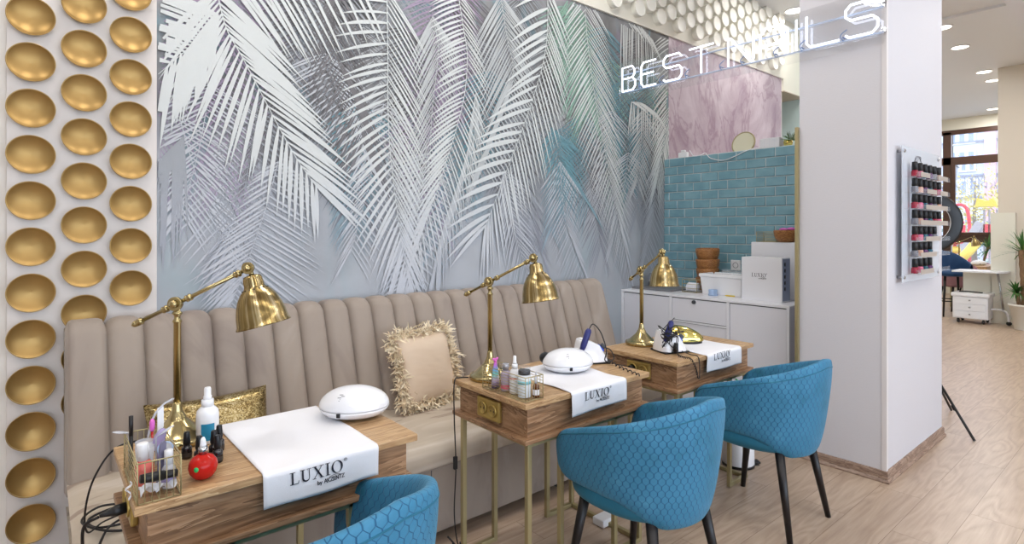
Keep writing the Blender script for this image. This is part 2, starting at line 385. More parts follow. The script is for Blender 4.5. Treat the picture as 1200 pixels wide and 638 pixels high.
# column (wall stub)
b = MB(); b.bx(3.6, 4.71, 1.07, 1.535, 0, HC); struct(b, 'wall_column', M['column'])
b = MB(); b.bx(3.596, 3.62, 1.066, 1.09, .06, HC); struct(b, 'trim_column_corner', mat('white_corner_bead', (220, 215, 214), .5))
b = MB(); b.bx(3.575, 3.6, 1.535, 1.553, 0, 2.035); struct(b, 'trim_gold', M['goldframe'])
b = MB()
prof = [(0, 0), (.022, 0), (.022, .008), (.012, .02), (.012, .05), (.008, .06), (0, .062)]
def skirt(b, P):      # swept skirting along points on plan, outward on the right side
    n = len(P); rings = []
    for i, p in enumerate(P):
        p = Vector(p); d0 = (Vector(P[i]) - Vector(P[i - 1])).normalized() if i else None; d1 = (Vector(P[i + 1]) - Vector(P[i])).normalized() if i < n - 1 else None
        d0 = d0 or d1; d1 = d1 or d0; n0 = Vector((d0.y, -d0.x)); n1 = Vector((d1.y, -d1.x)); nn = (n0 + n1).normalized(); k = 1 / max(.3, nn.dot(n0))
        rings.append([b.pt((p.x + nn.x * o * k, p.y + nn.y * o * k, z)) for o, z in prof])
    for i in range(n - 1):
        for j in range(len(prof) - 1): b.face((rings[i][j], rings[i + 1][j], rings[i + 1][j + 1], rings[i][j + 1]))
    b.face(rings[0][::-1]); b.face(rings[-1])
skirt(b, [(3.6, 1.535), (3.6, 1.07), (4.71, 1.07), (4.71, 1.535)]); struct(b, 'baseboard_column', M['base'])
# far right: beige stub wall, window wall
b = MB(); b.bx(11.1, 15.4, -5, 1.83, 0, HC); struct(b, 'wall_beige', M['beige'])
b = MB(); skirt(b, [(11.1, 1.83), (11.1, -3)]); struct(b, 'baseboard_beige', M['base'])
b = MB(); b.bx(11.02, 11.1, 1.62, 1.90, 0, 1.66); struct(b, 'trim_post', M['cream'])
UW = 15.4
def vat(x): return onu(x, 250, UW).y
vL, vM, vR = 6.0, vat(1109), vat(1176)
b = MB(); b.bx(UW, UW + .2, 1.0, 6.2, 3.56, HC); b.bx(UW, UW + .2, 1.0, 6.2, 0, .35); b.bx(UW, UW + .2, 5.9, 6.4, .35, 3.56); struct(b, 'wall_street', M['cream'])
zt = onu(1140, 186, UW).z; zb = onu(1140, 279, UW).z
b = MB(); w = .07
b.bx(UW - .02, UW + .08, 1.0, 5.9, 3.50, 3.60); b.bx(UW - .02, UW + .08, 1.0, 5.9, .35, .43)
b.bx(UW - .02, UW + .08, vM - .09, vM + .06, .35, 3.56)
b.bx(UW - .02, UW + .08, 1.95, 2.1, .35, 3.56); b.bx(UW - .02, UW + .08, 5.8, 5.9, .35, 3.56); b.bx(UW - .02, UW + .08, 4.6, 4.7, .35, 3.56)
b.bx(UW - .02, UW + .08, 1.0, 5.9, zt - .11, zt + .06); b.bx(UW - .02, UW + .08, 1.0, 5.9, zb - .1, zb + .05)
b.bx(UW - .04, UW + .02, vR - .0, vM - .09, zb + .05, zb + .12); b.bx(UW - .04, UW + .02, vM - .17, vM - .09, zb, zt - .1)
wf = struct(b, 'window_1', M['brown'], bevel=.006)
b = MB(); b.bx(UW + .03, UW + .036, 1.0, 5.8, .43, 3.5); b.build('window_pane', M['pane'], wf)
# walls out of frame that close the room
b = MB(); b.bx(-5, -4.9, -5, VW, 0, HC); struct(b, 'wall_left', M['wall'])
b = MB(); b.bx(-5, -3.5, -5, -4.9, 0, HC); b.bx(7, 16, -5, -4.9, 0, HC); b.bx(-3.5, 7, -5, -4.9, 2.9, HC); b.bx(-3.5, 7, -5, -4.9, 0, .4); struct(b, 'wall_front', M['wall'])
b = MB()
for x in (-3.5, -1.4, .7, 2.8, 4.9, 6.93): b.bx(x, x + .07, -4.97, -4.9, .4, 2.9)
b.bx(-3.5, 7, -4.97, -4.9, .4, .47); b.bx(-3.5, 7, -4.97, -4.9, 2.83, 2.9); struct(b, 'window_2', M['brown'])
b = MB(); b.bx(7.3, 15.4, 5.9, 6.0, 0, HC); struct(b, 'wall_far_side', M['cream'])
b = MB(); b.bx(-5, 16, -5, -4.9, HC, HC + .1); struct(b, 'trim_ceiling', M['ceiling'])

# ------------------------------------------------------------------ palm wallpaper (printed pattern: coloured shapes laid over a washed ground)
m = mat('wallpaper_ground', (160, 165, 168), .55); t = NT(m)
tc = t.n('ShaderNodeTexCoord'); sx = t.n('ShaderNodeSeparateXYZ', {0: tc.outputs['Object']})
n1 = t.n('ShaderNodeTexNoise', {'Vector': t.coords((1.3, 1, .8)), 'Scale': 1.6, 'Detail': 4, 'Distortion': .6}).outputs[0]
n2 = t.n('ShaderNodeTexNoise', {'Vector': t.coords((2.4, 1, 1.1), loc=(7, 0, 3)), 'Scale': 1.8, 'Detail': 3, 'Distortion': .8}).outputs[0]
n3 = t.n('ShaderNodeTexNoise', {'Vector': t.coords((3.0, 1, 1.6), loc=(3, 0, 9)), 'Scale': 1.7, 'Detail': 2}).outputs[0]
top = t.ramp(n1, [(.32, (104, 104, 104)), (.5, (134, 134, 135)), (.7, (160, 161, 163))])
top = t.mix(t.n('ShaderNodeMapRange', {'Value': n2, 'From Min': .54, 'From Max': .66, 'To Max': .6}).outputs[0], top, lin((104, 146, 158)))
top = t.mix(t.n('ShaderNodeMapRange', {'Value': n3, 'From Min': .58, 'From Max': .72, 'To Max': .5}).outputs[0], top, lin((146, 128, 152)))
low = t.ramp(n1, [(.3, (156, 160, 166)), (.5, (170, 174, 180)), (.7, (180, 184, 190))])
low = t.mix(t.n('ShaderNodeMapRange', {'Value': n2, 'From Min': .5, 'From Max': .7, 'To Max': .3}).outputs[0], low, lin((150, 178, 184)))
fz = t.n('ShaderNodeMapRange', {'Value': t.math('ADD', sx.outputs[2], t.math('MULTIPLY', n2, .6)), 'From Min': 1.75, 'From Max': 2.45}, interpolation_type='SMOOTHSTEP').outputs[0]
t.link(t.mix(fz, low, top), 'Base Color')
def printmat(name, rgb, pale, zlo=1.2, zhi=2.0):
    m = mat(name, rgb, .55); t = NT(m)
    tc = t.n('ShaderNodeTexCoord'); z = t.n('ShaderNodeSeparateXYZ', {0: tc.outputs['Object']}).outputs[2]
    nz = t.n('ShaderNodeTexNoise', {'Vector': t.coords((2, 1, 2)), 'Scale': 2.0, 'Detail': 3}).outputs[0]
    f = t.n('ShaderNodeMapRange', {'Value': t.math('ADD', z, t.math('MULTIPLY', nz, .3)), 'From Min': zlo, 'From Max': zhi}).outputs[0]
    t.link(t.mix(f, lin(pale), lin(rgb)), 'Base Color'); return m
WP = [m, printmat('print_white', (206, 210, 208), (196, 200, 208)), printmat('print_pale_grey', (184, 188, 188), (182, 187, 196)),
      printmat('print_mid_grey', (150, 154, 158), (168, 172, 184)), printmat('print_dark_grey', (112, 110, 112), (158, 162, 174)),
      printmat('print_teal', (106, 148, 158), (164, 176, 188)), printmat('print_blue', (92, 116, 140), (160, 168, 186)),
      printmat('print_green', (140, 176, 158), (168, 180, 186)), printmat('print_mauve', (160, 144, 166), (176, 174, 192)), printmat('print_ghost', (188, 191, 196), (190, 194, 202))]
wb = MB(); wb.mi = 0
wb.poly([(.41, VW - .003, 0), (4.417, VW - .003, 0), (4.417, VW - .003, 3.175), (.41, VW - .003, 3.175)])
layer = [0]; cnt_ = [0]
def clipok(p): return .412 < p[0] < 4.415 and p[1] < 3.173
def leaf(base, ang, L, w, droop, mi, y):
    # tapered curved leaflet in the wall plane
    n = 6; a = math.radians(ang); p = Vector(base); ds = L / n; pts = [p.copy()]; dirs = []
    for i in range(n):
        d = Vector((math.cos(a), math.sin(a))); dirs.append(d); p = p + d * ds; pts.append(p.copy())
        # rotate towards straight down by droop
        da = ((-PI / 2 - a + PI) % (2 * PI)) - PI
        a += da * droop / n
    dirs.append(dirs[-1]); prev = None
    wp = (.35, .85, 1.0, .95, .75, .42, .03)
    for i, q in enumerate(pts):
        nn = Vector((-dirs[i].y, dirs[i].x)) * w * wp[i] * .5
        l, r = q + nn, q - nn
        if not (clipok(l) and clipok(r)): prev = None; continue
        cur = (wb.pt((l.x, y, l.y)), wb.pt((r.x, y, r.y)))
        if prev: wb.face((prev[0], prev[1], cur[1], cur[0]), False)
        prev = cur
def frond(px, n, left, right, mi, w=.016, droop=.25, jit=4, rach=.006, t0=0.0, px2=True, seed=None):
    """px: rachis in picture points on the wall; left/right: list of (t, angle, length)"""
    r = random.Random(seed if seed is not None else len(wb.f)); wb.mi = mi
    P = [onv(a, c, VW) if px2 else Vector((a, VW, c)) for a, c in px]; S = spline(P, 10); S = [Vector((q.x, q.z)) for q in S]
    L = len(S) - 1
    nn_ = n if isinstance(n, tuple) else (n, n); ww_ = w if isinstance(w, tuple) else (w, w)
    for side, n, w in ((left, nn_[0], ww_[0]), (right, nn_[1], ww_[1])):
        if not side: continue
        for k in range(n):
            tt = t0 + (1 - t0) * (k + r.uniform(-.2, .2)) / n; tt = max(0, min(.999, tt)); i = int(tt * L); fr = tt * L - i; base = S[i].lerp(S[i + 1], fr)
            q = 0
            while q < len(side) - 2 and side[q + 1][0] < tt: q += 1
            A, B = side[q], side[q + 1]; e = max(0, min(1, (tt - A[0]) / (B[0] - A[0])))
            ang = A[1] + (B[1] - A[1]) * e + r.uniform(-jit, jit); ln = (A[2] + (B[2] - A[2]) * e) * r.uniform(.88, 1.1)
            cnt_[0] += 1; leaf(base, ang, ln, w * r.uniform(.8, 1.15), droop, mi, VW - .0034 - cnt_[0] * 2.5e-6)
    for i in range(L):
        a, c = S[i], S[i + 1]; d = (c - a); nn = Vector((-d.y, d.x)).normalized() * rach * .5 * (1 - .6 * i / L)
        q = [a + nn, a - nn, c - nn, c + nn]
        if all(clipok(p) for p in q): wb.face([wb.pt((p.x, VW - .0034 - cnt_[0] * 2.5e-6 - .00004, p.y)) for p in q], False)
# --- background fronds, dim
r0 = random.Random(3)
for i in range(34):
    u = .5 + 3.9 * (i * .618 % 1); z = r0.uniform(2.3, 3.5); L = r0.uniform(.7, 1.2); s = r0.uniform(-.35, .35); mi = r0.choice([3, 4, 4, 3, 4, 5, 3, 2, 7, 8, 4])
    frond([(u, z), (u + s * .4, z - L * .5), (u + s, z - L)], 40, [(0, 200, .3), (1, 245, .3)], [(0, -20, .3), (1, -65, .3)], mi, .009, .2, 5, .004, px2=False, seed=i)
for i in range(16):
    u = .5 + 3.9 * (i * .618 % 1); z = r0.uniform(1.9, 2.5); L = r0.uniform(.6, .9); s = r0.uniform(-.3, .3); mi = r0.choice([9, 3, 9, 8, 5, 3])
    frond([(u, z), (u + s * .4, z - L * .5), (u + s, z - L)], 26, [(0, 205, .3), (1, 240, .22)], [(0, -25, .3), (1, -60, .22)], mi, .009, .2, 3, .004, px2=False, seed=50 + i)
# the ghost frond behind the first lamp and the ones above the sofa
frond([(325, 190), (312, 240), (297, 285), (283, 325), (268, 362)], 30, [(0, 215, .16), (.5, 212, .36), (1, 235, .2)], [(0, -28, .2), (.5, -32, .42), (1, -55, .2)], 9, .012, .08, 2, .004)
frond([(215, 160), (180, 195)], 22, [(0, 250, .2), (1, 250, .45)], [(0, -90, .55), (1, -95, .5)], 3, .012, .1, 3)
frond([(500, 180), (500, 260), (470, 345)], 24, [(0, 200, .3), (1, 215, .35)], [(0, -20, .2), (1, -40, .2)], 9, .012, .1, 2)
frond([(590, 200), (600, 265), (622, 335)], 28, [(0, 250, .2), (1, 255, .4)], [(0, -30, .3), (1, -50, .3)], 9, .010, .1, 3)
frond([(655, 190), (662, 260), (690, 335)], 30, [(0, 225, .3), (1, 245, .3)], [(0, -45, .35), (1, -60, .3)], 9, .010, .1, 3)
frond([(645, 150), (660, 195), (690, 240)], 26, [(0, 240, .3), (1, 250, .3)], [(0, -25, .35), (1, -50, .3)], 5, .010, .1, 3)
frond([(752, 130), (750, 165), (745, 215)], 26, [(0, 215, .25), (1, 240, .3)], [(0, -35, .25), (1, -60, .3)], 2, .010, .1, 3)
frond([(770, 190), (765, 240), (755, 300)], 22, [(0, 225, .3), (1, 245, .3)], [(0, -45, .3), (1, -60, .3)], 9, .010, .1, 3)
# --- mid fronds
frond([(395, -10), (392, 60), (415, 120), (425, 170)], 34, [(0, 235, .3), (1, 245, .35)], [(0, -50, .35), (1, -60, .4)], 4, .010, .05, 2)
frond([(585, -5), (592, 40), (600, 90), (585, 140), (560, 190)], 44, [(0, 238, .5), (.5, 240, .55), (1, 248, .4)], [(0, -35, .35), (1, -50, .3)], 2, .012, .12, 2)
frond([(556, 110), (552, 150), (540, 200), (520, 260), (512, 300)], 30, [(0, 260, .3), (1, 255, .4)], [(0, -75, .3), (1, -95, .45)], 2, .011, .1, 2)
frond([(506, 20), (512, 60), (505, 130), (500, 200), (480, 280)], 46, [(0, 242, .35), (1, 240, .5)], [(0, -45, .3), (1, -60, .3)], 2, .010, .1, 2)
frond([(668, -5), (672, 50), (680, 90), (690, 130)], 30, [(0, 235, .4), (1, 240, .4)], [(0, -40, .35), (1, -60, .35)], 7, .011, .1, 2)
# --- front white fronds
frond([(452, -12), (453, 60), (453, 120), (456, 180), (463, 240), (472, 300), (480, 345)], (40, 54), [(0, 182, .30), (.25, 200, .34), (.5, 222, .40), (.75, 248, .42), (1, 262, .25)],
      [(0, -48, .44), (.5, -55, .46), (.8, -62, .42), (1, -82, .25)], 1, (.020, .011), .22, 2)
frond([(535, -8), (541, 30), (546, 65), (543, 110), (534, 149), (522, 188), (505, 240), (486, 290)], (50, 44), [(0, 205, .26), (.5, 208, .30), (.8, 232, .34), (1, 250, .25)],
      [(0, -35, .18), (.4, -50, .34), (.8, -70, .4), (1, -85, .3)], 1, (.0145, .010), .25, 2)
frond([(683, -10), (686, 40), (692, 90), (700, 140), (712, 200), (724, 260), (737, 318)], (60, 60), [(0, 225, .36), (.5, 235, .42), (1, 258, .25)],
      [(0, -38, .42), (.3, -42, .5), (.7, -55, .5), (1, -75, .25)], 1, (.012, .010), .18, 2)
frond([(727, 16), (745, 28), (764, 48)], 18, [(0, 268, .55), (1, 275, .4)], [(0, -30, .2), (1, -50, .25)], 1, .012, .12, 3)
frond([(738, 120), (752, 122), (770, 135)], 14, [(0, 262, .3), (1, 275, .3)], [(0, -10, .25), (1, -40, .25)], 1, .012, .2, 4)
frond([(786, 38), (785, 90), (782, 130), (776, 170), (768, 215)], 40, [(0, 205, .34), (.5, 222, .42), (1, 245, .3)], [(0, -60, .1), (1, -80, .3)], 1, .0135, .3, 2)
frond([(255, 18), (238, 42), (215, 62), (180, 92)], 20, [(0, 165, .32), (1, 175, .30)], [(0, 262, .34), (1, 262, .42)], 1, .022, .12, 3)
frond([(262, -25), (300, -20), (350, -22), (425, -25)], 20, [(0, -48, .45), (1, -60, .42)], None, 1, .018, .2, 3)
frond([(640, -15), (640, 30), (636, 68), (624, 112), (608, 158), (592, 200), (575, 245), (566, 268)], (25, 44), [(0, 205, .36), (.3, 212, .44), (.6, 190, .46), (.85, 200, .42), (1, 225, .42)],
      [(0, -52, .42), (.4, -68, .55), (.8, -78, .45), (1, -100, .4)], 1, (.030, .015), .22, 2)
frond([(253, -12), (258, 12), (266, 38), (283, 68), (303, 106), (327, 152), (350, 192), (372, 222)], (30, 30), [(0, 232, .44), (.3, 245, .54), (.7, 262, .42), (1, 275, .30)],
      [(0, -38, .55), (.35, -32, .52), (.8, -28, .50), (1, -42, .38)], 1, (.022, .022), .16, 2)
wp = struct(wb, 'wall_wallpaper', WP)

# ------------------------------------------------------------------ round dishes on the wall
def dish_mesh(name, R, depth, stand, ms):
    b = MB(); b.smooth = True
    prof = [(0, -.001 + stand * .2), (R * .35, stand * .25), (R * .75, stand * .55), (R * .97, stand - .004), (R, stand - .001), (R * .995, stand + .001), (R * .965, stand)]
    b.mi = 1; b.lathe(prof, 48, cap=False)
    b.mi = 0; n = 10
    b.lathe([(R * .965 * math.cos(k / n * PI / 2), stand - depth * math.sin(k / n * PI / 2) ** 1.0 * 1.0) for k in range(n + 1)], 48, cap=False)
    o = b.build(name, ms); return o
gd = None; cols = [(-.029, 'left', 1.333, 13), (.143, 'middle', 1.422, 13), (.308, 'right', 1.331, 13)]
for u, cn, z0, _ in cols:
    k = 0; zs = [z0 + .187 * j for j in range(-8, 9)][::-1]
    for z in zs:
        x, y = proj(u, VW - .03, z)
        if y < -22 or y > 660: continue
        if u > .1 and z < .98 and not (u < .16 and z > .5): continue
        if u > .3 and z < 1.0: continue
        if gd is None: gd = dish_mesh('wall_dish', .0785, .032, .036, [M['golddish'], M['goldedge']]); o = gd
        else: o = gd.copy(); C.objects.link(o)
        o.location = (u, VW - .018, z); o.rotation_euler = (PI / 2, rnd.uniform(0, 6) * 0, 0)
        tag(o, 'round gold wall dish, %s from the top in the %s column by the sofa' % (ORD[k], cn), 'wall dish', 'gold dishes on the white board'); k += 1
rows = {}
wd = None
def cup_mesh():
    b = MB(); b.smooth = True; R = .071; n = 8
    b.lathe([(R * .93, .0), (R * .985, .035), (R, .048), (R * .985, .054), (R * .955, .056)], 40, cap=False)
    b.lathe([(R * .955 * math.cos(k / n * PI / 2), .056 - .016 * math.sin(k / n * PI / 2)) for k in range(n + 1)], 40, cap=False)
    return b.build('relief_dish', M['bubble'])
for k in range(-2, 21):
    for j in range(4):
        u = 3.60 + .1535 * k; z = 3.29 + .155 * j + (.0775 if k % 2 else 0)
        if z > 3.84 or u > 6.62: continue
        x, y = proj(u, VW - .04, z)
        if y < -8 or x > 921: continue
        rows.setdefault(j * 2 + (k % 2), []).append((u, z))
RN = ['lowest', 'second lowest', 'third', 'fourth', 'fifth', 'sixth', 'second highest', 'top']
for rk in sorted(rows):
    for i, (u, z) in enumerate(sorted(rows[rk])):
        if wd is None: wd = cup_mesh(); o = wd
        else: o = wd.copy(); C.objects.link(o)
        o.location = (u, VW - .022, z); o.rotation_euler = (PI / 2, 0, 0)
        tag(o, 'white round wall dish under the ceiling, %s from left in the %s row' % (ORD[i], RN[rk]), 'wall dish', 'white dishes in the relief band')

def area(loc, size, power, color=(1, .97, .93), rot=(0, 0, 0), shape='DISK', sy=None, spread=PI):
    l = bpy.data.lights.new('lamp', 'AREA'); l.shape = shape; l.size = size; l.energy = power; l.color = color; l.spread = spread
    if sy: l.size_y = sy
    o = bpy.data.objects.new('lamp', l); C.objects.link(o); o.location = loc; o.rotation_euler = rot; return o

# ------------------------------------------------------------------ downlights
dl = None
def downlight(u, v, label, z=HC):
    global dl
    if dl is None:
        dl = thing('ceiling_light', label, 'ceiling light', (u, v, z), 0, 'round ceiling downlights')
        b = MB(); b.smooth = True; b.lathe([(.105, 0), (.108, -.006), (.095, -.012), (.09, -.006)], 32, cap=False); b.build('ring', M['white'], dl)
        b = MB(); b.lathe([(0, -.007), (.091, -.007)], 32, cap=False, sm=False); b.build('diffuser', M['led'], dl)
        o = dl
    else: o = dup(dl, (u, v, z), 0, label)
    return o
def ceil_at(x, y, h): 
    Z = F * (h - CH) / (CY - y); X = (x - CX) / F * Z; return (SA * X + CA * Z, -CA * X + SA * Z)
for x, y, lb in ((1104, 32, 'cut off by the column edge, nearest of the row'), (1125, 55, 'second of the row right of the column'), (1153, 84, 'third of the row right of the column'), (1163.5, 94, 'close behind the third, beside the beige wall'), (1163.5, 127.5, 'furthest, just above the street window'), (931, 12, 'between the white dishes and the column')):
    u, v = ceil_at(x, y, HC - (.03 if x > 1000 else 0)); area((u, v, HC - .05), .2, 26 if x > 1000 else 9); downlight(u, v, 'round white ceiling downlight ' + lb, HC - (.03 if u > 8.07 else 0))
# ================================================================== SOFA
SU0, SU1 = .075, 3.28
sofa = thing('sofa', 'long taupe velvet bench sofa with a vertically channelled back along the palm wall', 'sofa', ((SU0 + SU1) / 2, 2.6, 0))
sx0, sx1 = -(SU1 - SU0) / 2, (SU1 - SU0) / 2
chs = [sx0, .21 - (SU0 + SU1) / 2]
while chs[-1] + .131 < sx1 - .05: chs.append(chs[-1] + .131)
chs[-1] = sx1
# back profile (y relative to 2.6, z): front foot of the back, up, round the top, down the rear
bp = spline([(0, .07, .40), (0, .09, .50), (0, .16, .72), (0, .235, .95), (0, .262, 1.0), (0, .30, 1.022), (0, .35, 1.022), (0, .40, 1.01), (0, .425, .97), (0, .43, .8), (0, .43, .3)], 4)
for i in range(len(chs) - 1):
    pass
b = MB(); b.smooth = True
us = []
for i in range(len(chs) - 1):
    n = 12
    for k in range(n + (1 if i == len(chs) - 2 else 0)):
        t = k / n; t = .5 - .5 * math.cos(PI * t) if i else t; e = (1 - abs(2 * t - 1) ** (6 if i == 0 else 3.0)) ** .55
        if i == 0: e = min(1, (t / .12)) ** .5 if t < .12 else e if t > .5 else 1
        if i == len(chs) - 2: e = e if t < .5 else (1 if t < .85 else max(0, 1 - ((t - .85) / .15) ** 2) ** .5)
        us.append((chs[i] + (chs[i + 1] - chs[i]) * t, e))
rings = []
for x, e in us:
    ring = []
    for j, q in enumerate(bp):
        a, c = bp[max(0, j - 1)], bp[min(len(bp) - 1, j + 1)]; d = (c - a).normalized(); nn = Vector((0, -d.z, d.y))
        p = q + nn * (-.032 + .040 * e) * (1 if j < len(bp) * .75 else .2); ring.append(b.pt((x, p.y, p.z)))
    rings.append(ring)
for i in range(len(rings) - 1):
    for j in range(len(bp) - 1): b.face((rings[i][j], rings[i + 1][j], rings[i + 1][j + 1], rings[i][j + 1]))
b.face(rings[0][::-1], False); b.face(rings[-1], False)
b.build('backrest', M['sofa'], sofa)
b = MB(); b.smooth = True      # seat cushion, rounded front edge
sp = [(.15, .34), (-.44, .34), (-.475, .35), (-.485, .385), (-.482, .42), (-.465, .445), (-.43, .455), (-.2, .462), (.15, .455)]
def seatpt(a, c):
    x = sx0 + (sx1 - sx0) * a; k = c * (len(sp) - 1); i = min(int(k), len(sp) - 2); f = k - i
    y = sp[i][0] + (sp[i + 1][0] - sp[i][0]) * f; z = sp[i][1] + (sp[i + 1][1] - sp[i][1]) * f
    r = .10; dx = min(x - sx0, sx1 - x)
    if dx < r and y < 0: y += (r - math.sqrt(max(0, r * r - (r - dx) ** 2))) * .9
    if dx < .03: z -= (.03 - dx) * .5 if z > .4 else 0
    return (x, y, z + .002 * math.sin(x * 9) * (z > .44))
b.grid(seatpt, 150, 24, cv=False); b.build('seat', M['seat'], sofa)
b = MB(); b.bx(sx0 + .02, sx1 - .02, -.455, .40, .045, .345); b.build('base', M['sofa'], sofa, bevel=.012)
for x in (-1.45, -.5, .5, 1.45):
    for y in (-.38, .32): b = MB(); b.cyl((x, y, 0), (x, y, .05), .022, n=16); b.build('leg', M['black'], sofa)
b = MB()
for x in (-.35, .9): b.tube([(x, -.456, .06), (x, -.4565, .335)], .002, 5)
b.build('seam', M['dgrey'], sofa)

# ------------------------------------------------------------------ cushions
t = thing('feather_cushion', 'square champagne satin cushion with a ruffled cream feather trim, leaning on the sofa back', 'cushion')
P0 = Vector((1.615, 2.60, .475))
ax = Vector((.985, .17, 0)).normalized(); up = Vector((-.05, .30, .94)).normalized(); nn = ax.cross(up).normalized()
if nn.y > 0: nn = -nn
b = MB(); b.smooth = True; hw = .19
def pil(a, c, side):
    x, y = 2 * a - 1, 2 * c - 1; pin = 1 - .06 * (1 - (x * x)) * 0; bul = ((1 - x ** 4) * (1 - y ** 4)) ** .55 * .062
    sx_ = x * hw * (1 - .07 * (1 - abs(y)) ) ; sy_ = y * hw * (1 - .07 * (1 - abs(x)))
    return P0 + ax * sx_ + up * (sy_ + .19) + nn * side * bul
b.grid(lambda a, c: pil(a, c, 1), 24, 24); b.grid(lambda a, c: pil(a, c, -1), 24, 24); b.build('cushion_body', M['satin'], t)
b = MB(); b.smooth = False; r = random.Random(5)
for k in range(1900):
    q = r.uniform(0, 4); s = int(q); f = 2 * (q - s) - 1; jx = 0
    e = {0: (f, -1), 1: (1, f), 2: (-f, 1), 3: (-1, -f)}[s]; ox, oy = e
    base = P0 + ax * (ox * (hw - .004) + r.gauss(0, .017)) + up * (.19 + oy * (hw - .004) + r.gauss(0, .017)) + nn * r.uniform(-.01, .035)
    out = (ax * (e[0] if abs(e[0]) == 1 else e[0] * .5) + up * (e[1] if abs(e[1]) == 1 else e[1] * .5)).normalized()
    d = (out * r.uniform(-.3, 1.1) + ax * r.gauss(0, .55) + up * r.gauss(0, .55) + nn * r.uniform(-.1, 1.1)).normalized()
    L = r.uniform(.022, .052); w = r.uniform(.006, .012); sd = d.cross(Vector((r.gauss(0, 1), r.gauss(0, 1), r.gauss(0, 1)))).normalized(); bend = Vector((r.gauss(0, 1), r.gauss(0, 1), -.5)).normalized() * L * .35
    b.mi = 0 if r.random() < .7 else 1; pr = None
    for i in range(4):
        u_ = i / 3; c_ = base + d * L * u_ + bend * u_ * u_; ww = w * (.3, 1, .8, .08)[i] * .5; cur = (b.pt(c_ + sd * ww), b.pt(c_ - sd * ww))
        if pr: b.face((pr[0], pr[1], cur[1], cur[0]))
        pr = cur
b.build('feather_trim', [M['feather'], M['feather2']], t)
t = None and tag(MB().build('sequin_cushion', M['sequin']), 'gold sequined rectangular cushion lying against the sofa back behind the first lamp', 'cushion')
b = MB(); b.smooth = True
q0 = Vector((.55, 2.585, .50)); ax2 = Vector((1, .0, 0)); up2 = Vector((0, .42, .9)).normalized(); n2_ = Vector((0, -.9, .42))
def pil2(a, c, side):
    x, y = 2 * a - 1, 2 * c - 1; bul = ((1 - x ** 4) * (1 - y ** 4)) ** .5 * .06
    return q0 + ax2 * x * .235 * (1 - .06 * (1 - abs(y)) ) + up2 * (y * .115 * (1 + .13 * abs(x) ** 2) + .09) + n2_ * side * bul
b.grid(lambda a, c: pil2(a, c, 1), 30, 18); b.grid(lambda a, c: pil2(a, c, -1), 30, 18)
tag(b.build('sequin_cushion', M['sequin']), 'gold sequined rectangular cushion propped on the sofa behind the first brass lamp', 'cushion')

# ================================================================== TABLES
TH = .76
def make_table(u0, v0, label, w=.745, d=.48):
    t = thing('manicure_table', label, 'table', (u0, v0, 0), 0, 'ash wood manicure tables with gold frames')
    b = MB(); b.bx(0, w, 0, d, TH - .022, TH); b.build('tabletop', M['tabletop'], t, bevel=.003)
    b = MB(); b.bx(.028, w - .028, .022, d - .02, TH - .135, TH - .022); b.build('drawer_body', M['tableshaded'], t, bevel=.0015)
    b = MB(); b.bx(0, w, 0, d, TH - .153, TH - .135); b.build('lower_board', M['tableshaded'], t, bevel=.003)
    fh = TH - .153; s = .02
    for x in (.03, w - .03 - s):
        for y in (.02, d - .02 - s): b = MB(); b.bx(x, x + s, y, y + s, 0, fh); b.build('leg', M['goldframe'], t, bevel=.0015)
    for x in (.20, w - .20 - s):
        for y in (.02, d - .04): b = MB(); b.bx(x, x + s, y, y + s, 0, fh); b.build('inner_post', M['goldframe'], t, bevel=.0015)
    rails = []
    for x in (.03, w - .05): rails += [(x, x + s, .04, d - .04, 0, s), (x, x + s, .04, d - .04, fh - s, fh)]
    for y in (.02, d - .04): rails += [(.05, w - .05, y, y + s, fh - s, fh), (.05, .20, y, y + s, 0, s), (w - .2, w - .05, y, y + s, 0, s)]
    for q in rails: b = MB(); b.bx(*q); b.build('frame_rail', M['goldframe'], t, bevel=.0015)
    # gold double socket on the left side
    b = MB(); b.bx(.010, .028, .17, .315, TH - .118, TH - .036); so = b.build('socket', M['socketgold'], t, bevel=.006, seg=3)
    for y in (.21, .275):
        b = MB(); b.smooth = True; X = Matrix.Translation((.0095, y, TH - .077)) @ Matrix.Rotation(-PI / 2, 4, 'Y')
        b.lathe([(.026, 0), (.026, .0045), (.0215, .0045), (.0195, .0008), (0, .0008)], 28, X=X, cap=False)
        b.build('socket_cup', M['socketgold'], so)
    b = MB()
    for y in (.21, .275):
        for dy in (-.009, .009): b.cyl((.0092, y + dy, TH - .077), (.0078, y + dy, TH - .077), .0032, n=10)
    b.build('socket_hole', M['black'], so)
    return t
T = [(.165, 1.55), (1.362, 1.552), (2.352, 1.572)]
t1 = make_table(*T[0], 'ash wood manicure table nearest, with the wire caddy of polishes and red bottle on it')
t2 = dup(t1, (T[1][0], T[1][1], 0), 0, 'middle ash wood manicure table beside the feather cushion, cable hanging at its left')
t3 = dup(t1, (T[2][0], T[2][1], 0), 0, 'furthest ash wood manicure table beside the white counter, with the gold nail lamp')
ZT = TH

